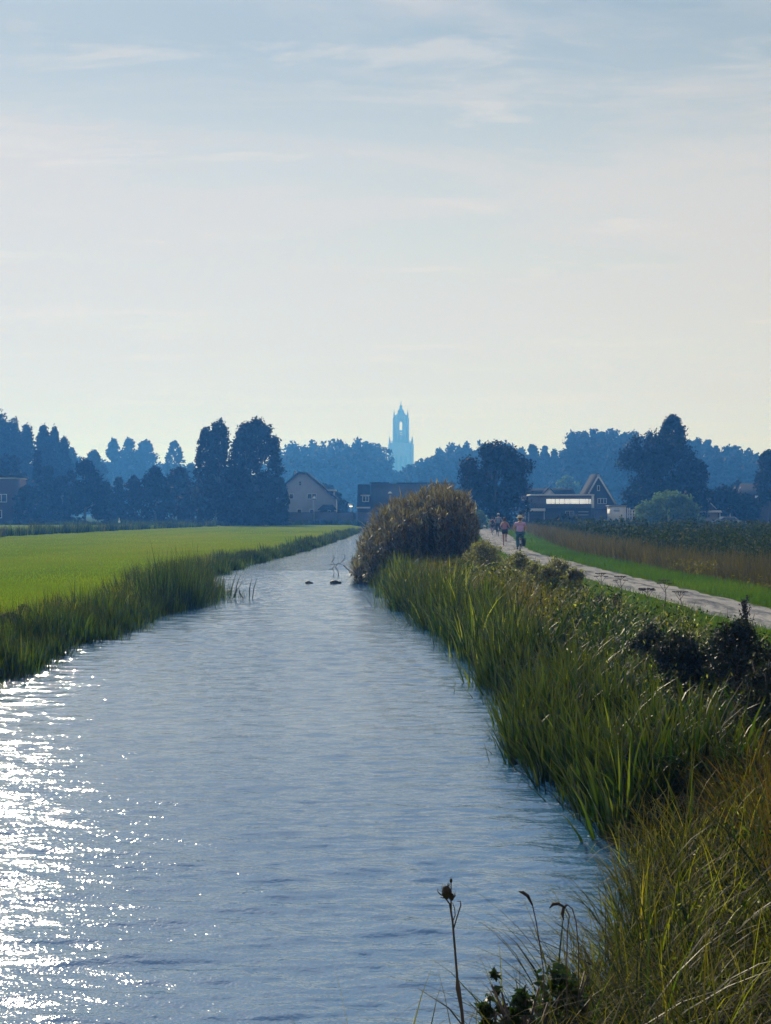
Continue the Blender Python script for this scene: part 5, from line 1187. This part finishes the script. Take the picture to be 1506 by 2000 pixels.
RUN = dict(pelvis=(0, 0, .95), waist=(0, .03, 1.10), chest=(0, .07, 1.28), collar=(0, .09, 1.42), neck=(0, .10, 1.50), head=(0, .12, 1.62),
    sh_l=(-.17, .08, 1.38), sh_r=(.17, .08, 1.38), el_l=(-.27, -.14, 1.20), el_r=(.29, -.02, 1.12), ha_l=(-.20, .06, 1.08), ha_r=(.24, .20, 1.20),
    hip_l=(-.09, 0, .92), hip_r=(.09, 0, .92), kn_l=(-.08, .16, .52), kn_r=(.07, -.02, .50), an_l=(-.07, .02, .09), an_r=(.06, -.36, .40), to_l=(-.08, .18, .03), to_r=(.07, -.40, .26))
WALK = dict(pelvis=(0, 0, .95), waist=(0, .0, 1.10), chest=(0, .01, 1.28), collar=(0, .01, 1.42), neck=(0, .015, 1.50), head=(0, .03, 1.62),
    sh_l=(-.17, .0, 1.38), sh_r=(.17, .0, 1.38), el_l=(-.24, -.04, 1.12), el_r=(.24, .02, 1.12), ha_l=(-.24, .10, .92), ha_r=(.24, .12, .93),
    hip_l=(-.09, 0, .92), hip_r=(.09, 0, .92), kn_l=(-.09, .10, .50), kn_r=(.09, -.04, .50), an_l=(-.09, .14, .08), an_r=(.09, -.22, .12), to_l=(-.10, .30, .03), to_r=(.09, -.10, .03))

def bicycle(loc, label, rz=0, pannier=True, scale=1.0):
    t = thing('bicycle', loc, label, 'bicycle', 'bicycles on the path', rz, scale)
    def wheel(y):
        m = MB(); k = 26; q = 6; R0, r0 = .335, .020
        V = [(r0*math.sin(2*math.pi*b/q), y+(R0+r0*math.cos(2*math.pi*b/q))*math.cos(2*math.pi*a/k), .355+(R0+r0*math.cos(2*math.pi*b/q))*math.sin(2*math.pi*a/k)) for a in range(k) for b in range(q)]
        F = [(a*q+b, a*q+(b+1) % q, ((a+1) % k)*q+(b+1) % q, ((a+1) % k)*q+b) for a in range(k) for b in range(q)]
        m.add(V, F); w = m.build('wheel', M['rubber'], t, smooth=True)
        m = MB(); V = [(s, y+rr*math.cos(2*math.pi*a/k), .355+rr*math.sin(2*math.pi*a/k)) for a in range(k) for s, rr in ((-.012, .318), (.012, .318), (.012, .300), (-.012, .300))]
        F = [(a*4+b, a*4+(b+1) % 4, ((a+1) % k)*4+(b+1) % 4, ((a+1) % k)*4+b) for a in range(k) for b in range(4)]; m.add(V, F); m.build('rim', M['chrome'], w)
        m = MB(); m.tube([(-.04, y, .355), (.04, y, .355)], .022, 8)
        for a in range(14):
            an = 2*math.pi*a/14; m.tube([(.025*(-1)**a, y, .355), (0, y+.302*math.cos(an), .355+.302*math.sin(an))], .0018, 3)
        m.build('spokes', M['chrome'], w)
    wheel(-.47); wheel(.62)
    m = MB()
    for a, b, r in (((0, .08, .28), (0, -.06, .84), .018), ((0, .08, .28), (0, .44, .80), .019), ((0, -.03, .62), (0, .42, .86), .016), ((0, .41, .92), (0, .47, .72), .020),
                    ((.05, -.47, .355), (.02, .08, .28), .010), ((-.05, -.47, .355), (-.02, .08, .28), .010), ((.05, -.47, .355), (.02, -.04, .72), .008), ((-.05, -.47, .355), (-.02, -.04, .72), .008),
                    ((.05, .62, .355), (.04, .49, .72), .011), ((-.05, .62, .355), (-.04, .49, .72), .011), ((.04, .49, .72), (-.04, .49, .72), .014)): m.tube([a, b], r, 6)
    m.build('frame', M['bike_paint'], t)
    m = MB(); m.tube([(0, .41, .90), (0, .39, 1.05)], .013, 6); m.tube([(-.28, .40, 1.07), (-.24, .52, 1.08), (-.08, .48, 1.06), (0, .39, 1.05), (.08, .48, 1.06), (.24, .52, 1.08), (.28, .40, 1.07)], .011, 6); m.build('handlebar', M['chrome'], t)
    m = MB(); m.tube([(0, -.06, .84), (0, -.08, .90)], .013, 6); m.ball((0, -.10, .915), .10, 10, 6, 0, (1.0, 1.2, .32)); m.ball((0, .05, .915), .06, 8, 6, 0, (.6, 1.6, .4)); m.build('saddle', M['black_cloth'], t, smooth=True)
    m = MB(); m.box((-.07, -.78, .735), (.07, -.22, .750))
    for s in (-1, 1): m.tube([(s*.07, -.70, .74), (s*.055, -.47, .36)], .006, 5); m.tube([(s*.07, -.35, .74), (s*.055, -.47, .36)], .006, 5)
    m.build('rear_rack', M['bike_paint'], t)
    m = MB(); k = 14; V = []
    for a in range(k):
        an = math.pi*(.02+.62*a/(k-1)*1.15)+.35
        for s in (-.032, .032): V.append((s, -.47-.39*math.cos(an), .355+.39*math.sin(an)))
    V2 = [(v[0], -.47+(v[1]+.47)*1.012, .355+(v[2]-.355)*1.012) for v in V]
    m.add(V+V2, [(2*a, 2*a+1, 2*a+3, 2*a+2) for a in range(k-1)]+[(2*k+2*a, 2*k+2*a+2, 2*k+2*a+3, 2*k+2*a+1) for a in range(k-1)]+[(2*a, 2*a+2, 2*k+2*a+2, 2*k+2*a) for a in range(k-1)]+[(2*a+1, 2*k+2*a+1, 2*k+2*a+3, 2*a+3) for a in range(k-1)]); m.build('mudguard', M['car_paint'], t)
    m = MB(); m.ball((0, -.80, .70), .03, 8, 6, 0, (1.2, .5, 1)); m.build('reflector', M['red_lens'], t)
    m = MB(); m.tube([(-.09, .08, .28), (.09, .08, .28)], .014, 6); m.tube([(-.09, .08, .28), (-.09, .16, .16)], .010, 5); m.tube([(.09, .08, .28), (.09, .16, .42)], .010, 5); m.box((-.17, .11, .145), (-.09, .21, .165)); m.box((.09, .11, .41), (.17, .21, .43)); m.build('pedals', M['chrome'], t)
    if pannier:
        b = thing('pannier_bag', (loc[0], loc[1], loc[2]), 'black pannier bag hanging from the right side of the nearest bicycle rack', 'bag', None, rz, scale)
        m = MB(); V = [(.075, -.74, .72), (.26, -.72, .70), (.26, -.34, .70), (.075, -.32, .72), (.085, -.72, .38), (.22, -.68, .40), (.22, -.38, .40), (.085, -.34, .38)]
        m.add(V, [(0, 1, 2, 3), (7, 6, 5, 4), (0, 4, 5, 1), (1, 5, 6, 2), (2, 6, 7, 3), (3, 7, 4, 0)]); o = m.build('bag_body', M['black_cloth'], b)
        bv = o.modifiers.new('bevel', 'BEVEL'); bv.width = .03; bv.segments = 3
        m = MB(); m.box((.074, -.76, .724), (.272, -.30, .745)); m.build('bag_flap', M['black_cloth'], b)
    return t
def on_path(px, Y): x = XX(px, Y); return (x, Y, float(H(pcx(Y), Y))+.012)
loc = on_path(1016, 69.6)
bicycle(loc, 'upright black bicycle with white mudguard ridden by the woman in the lilac top', rz=R(-4))
person(loc, 'woman cyclist from behind in lilac top, teal jeans and straw hat', RIDE, M['lilac_cloth'], M['jeans'], M['black_cloth'], M['skin'], M['hair_red'], 'straw', rz=R(-4), heavy=1.22)
person(on_path(986, 87.6), 'woman jogging away in dusty pink crop top and black shorts', RUN, M['pink_cloth'], M['black_cloth'], M['red_cloth'], M['skin_tan'], M['hair_brown'], rz=R(-3), scale=.97, sleeves=False, longlegs=False)
loc = on_path(973.5, 120)
bicycle(loc, 'dark bicycle ridden by the man in the grey blue shirt', rz=R(-4), pannier=False, scale=1.04)
person(loc, 'man cycling away in grey blue shirt and dark cap', RIDE, M['blue_cloth'], M['black_cloth'], M['black_cloth'], M['skin'], M['hair_brown'], M['straw_hat'], rz=R(-4), scale=1.04, heavy=1.1)
loc = on_path(962, 126)
bicycle(loc, 'small bicycle ridden by the cyclist with the dark backpack', rz=R(-4), pannier=False, scale=.88)
person(loc, 'smaller cyclist in pink top with dark backpack, leftmost of the pair ahead', RIDE, M['pink_cloth'], M['skin_tan'] if False else M['black_cloth'], M['black_cloth'], M['skin_tan'], M['hair_brown'], rz=R(-4), scale=.88, longlegs=False, backpack=M['black_cloth'])
person((XX(932, 205), 205., LAND), 'distant walker in a red jacket where the path meets the trees', WALK, M['red_cloth'], M['jeans'], M['black_cloth'], M['skin'], M['hair_brown'], sleeves='long', rz=R(0), scale=1.02)

# ------------------------------------------------------------------ haze
def haze():
    m = bpy.data.materials.new('haze_air'); m.use_nodes = True; nt = m.node_tree; nt.nodes.clear()
    out = nt.nodes.new('ShaderNodeOutputMaterial'); v = nt.nodes.new('ShaderNodeVolumePrincipled')
    v.inputs['Color'].default_value = (.070, .305, 1.0, 1); v.inputs['Density'].default_value = .00118
    v.inputs['Anisotropy'].default_value = .33; v.inputs['Absorption Color'].default_value = (1, 1, 1, 1)
    nt.links.new(v.outputs[0], out.inputs['Volume'])
    mb = MB(); mb.box((-1850, -300, -1.9), (1850, 2950, 118)); o = mb.build('haze', m, attrs=False)
    tag(o, 'thin blue haze filling the air over the fields', 'haze', kind='stuff')
haze()
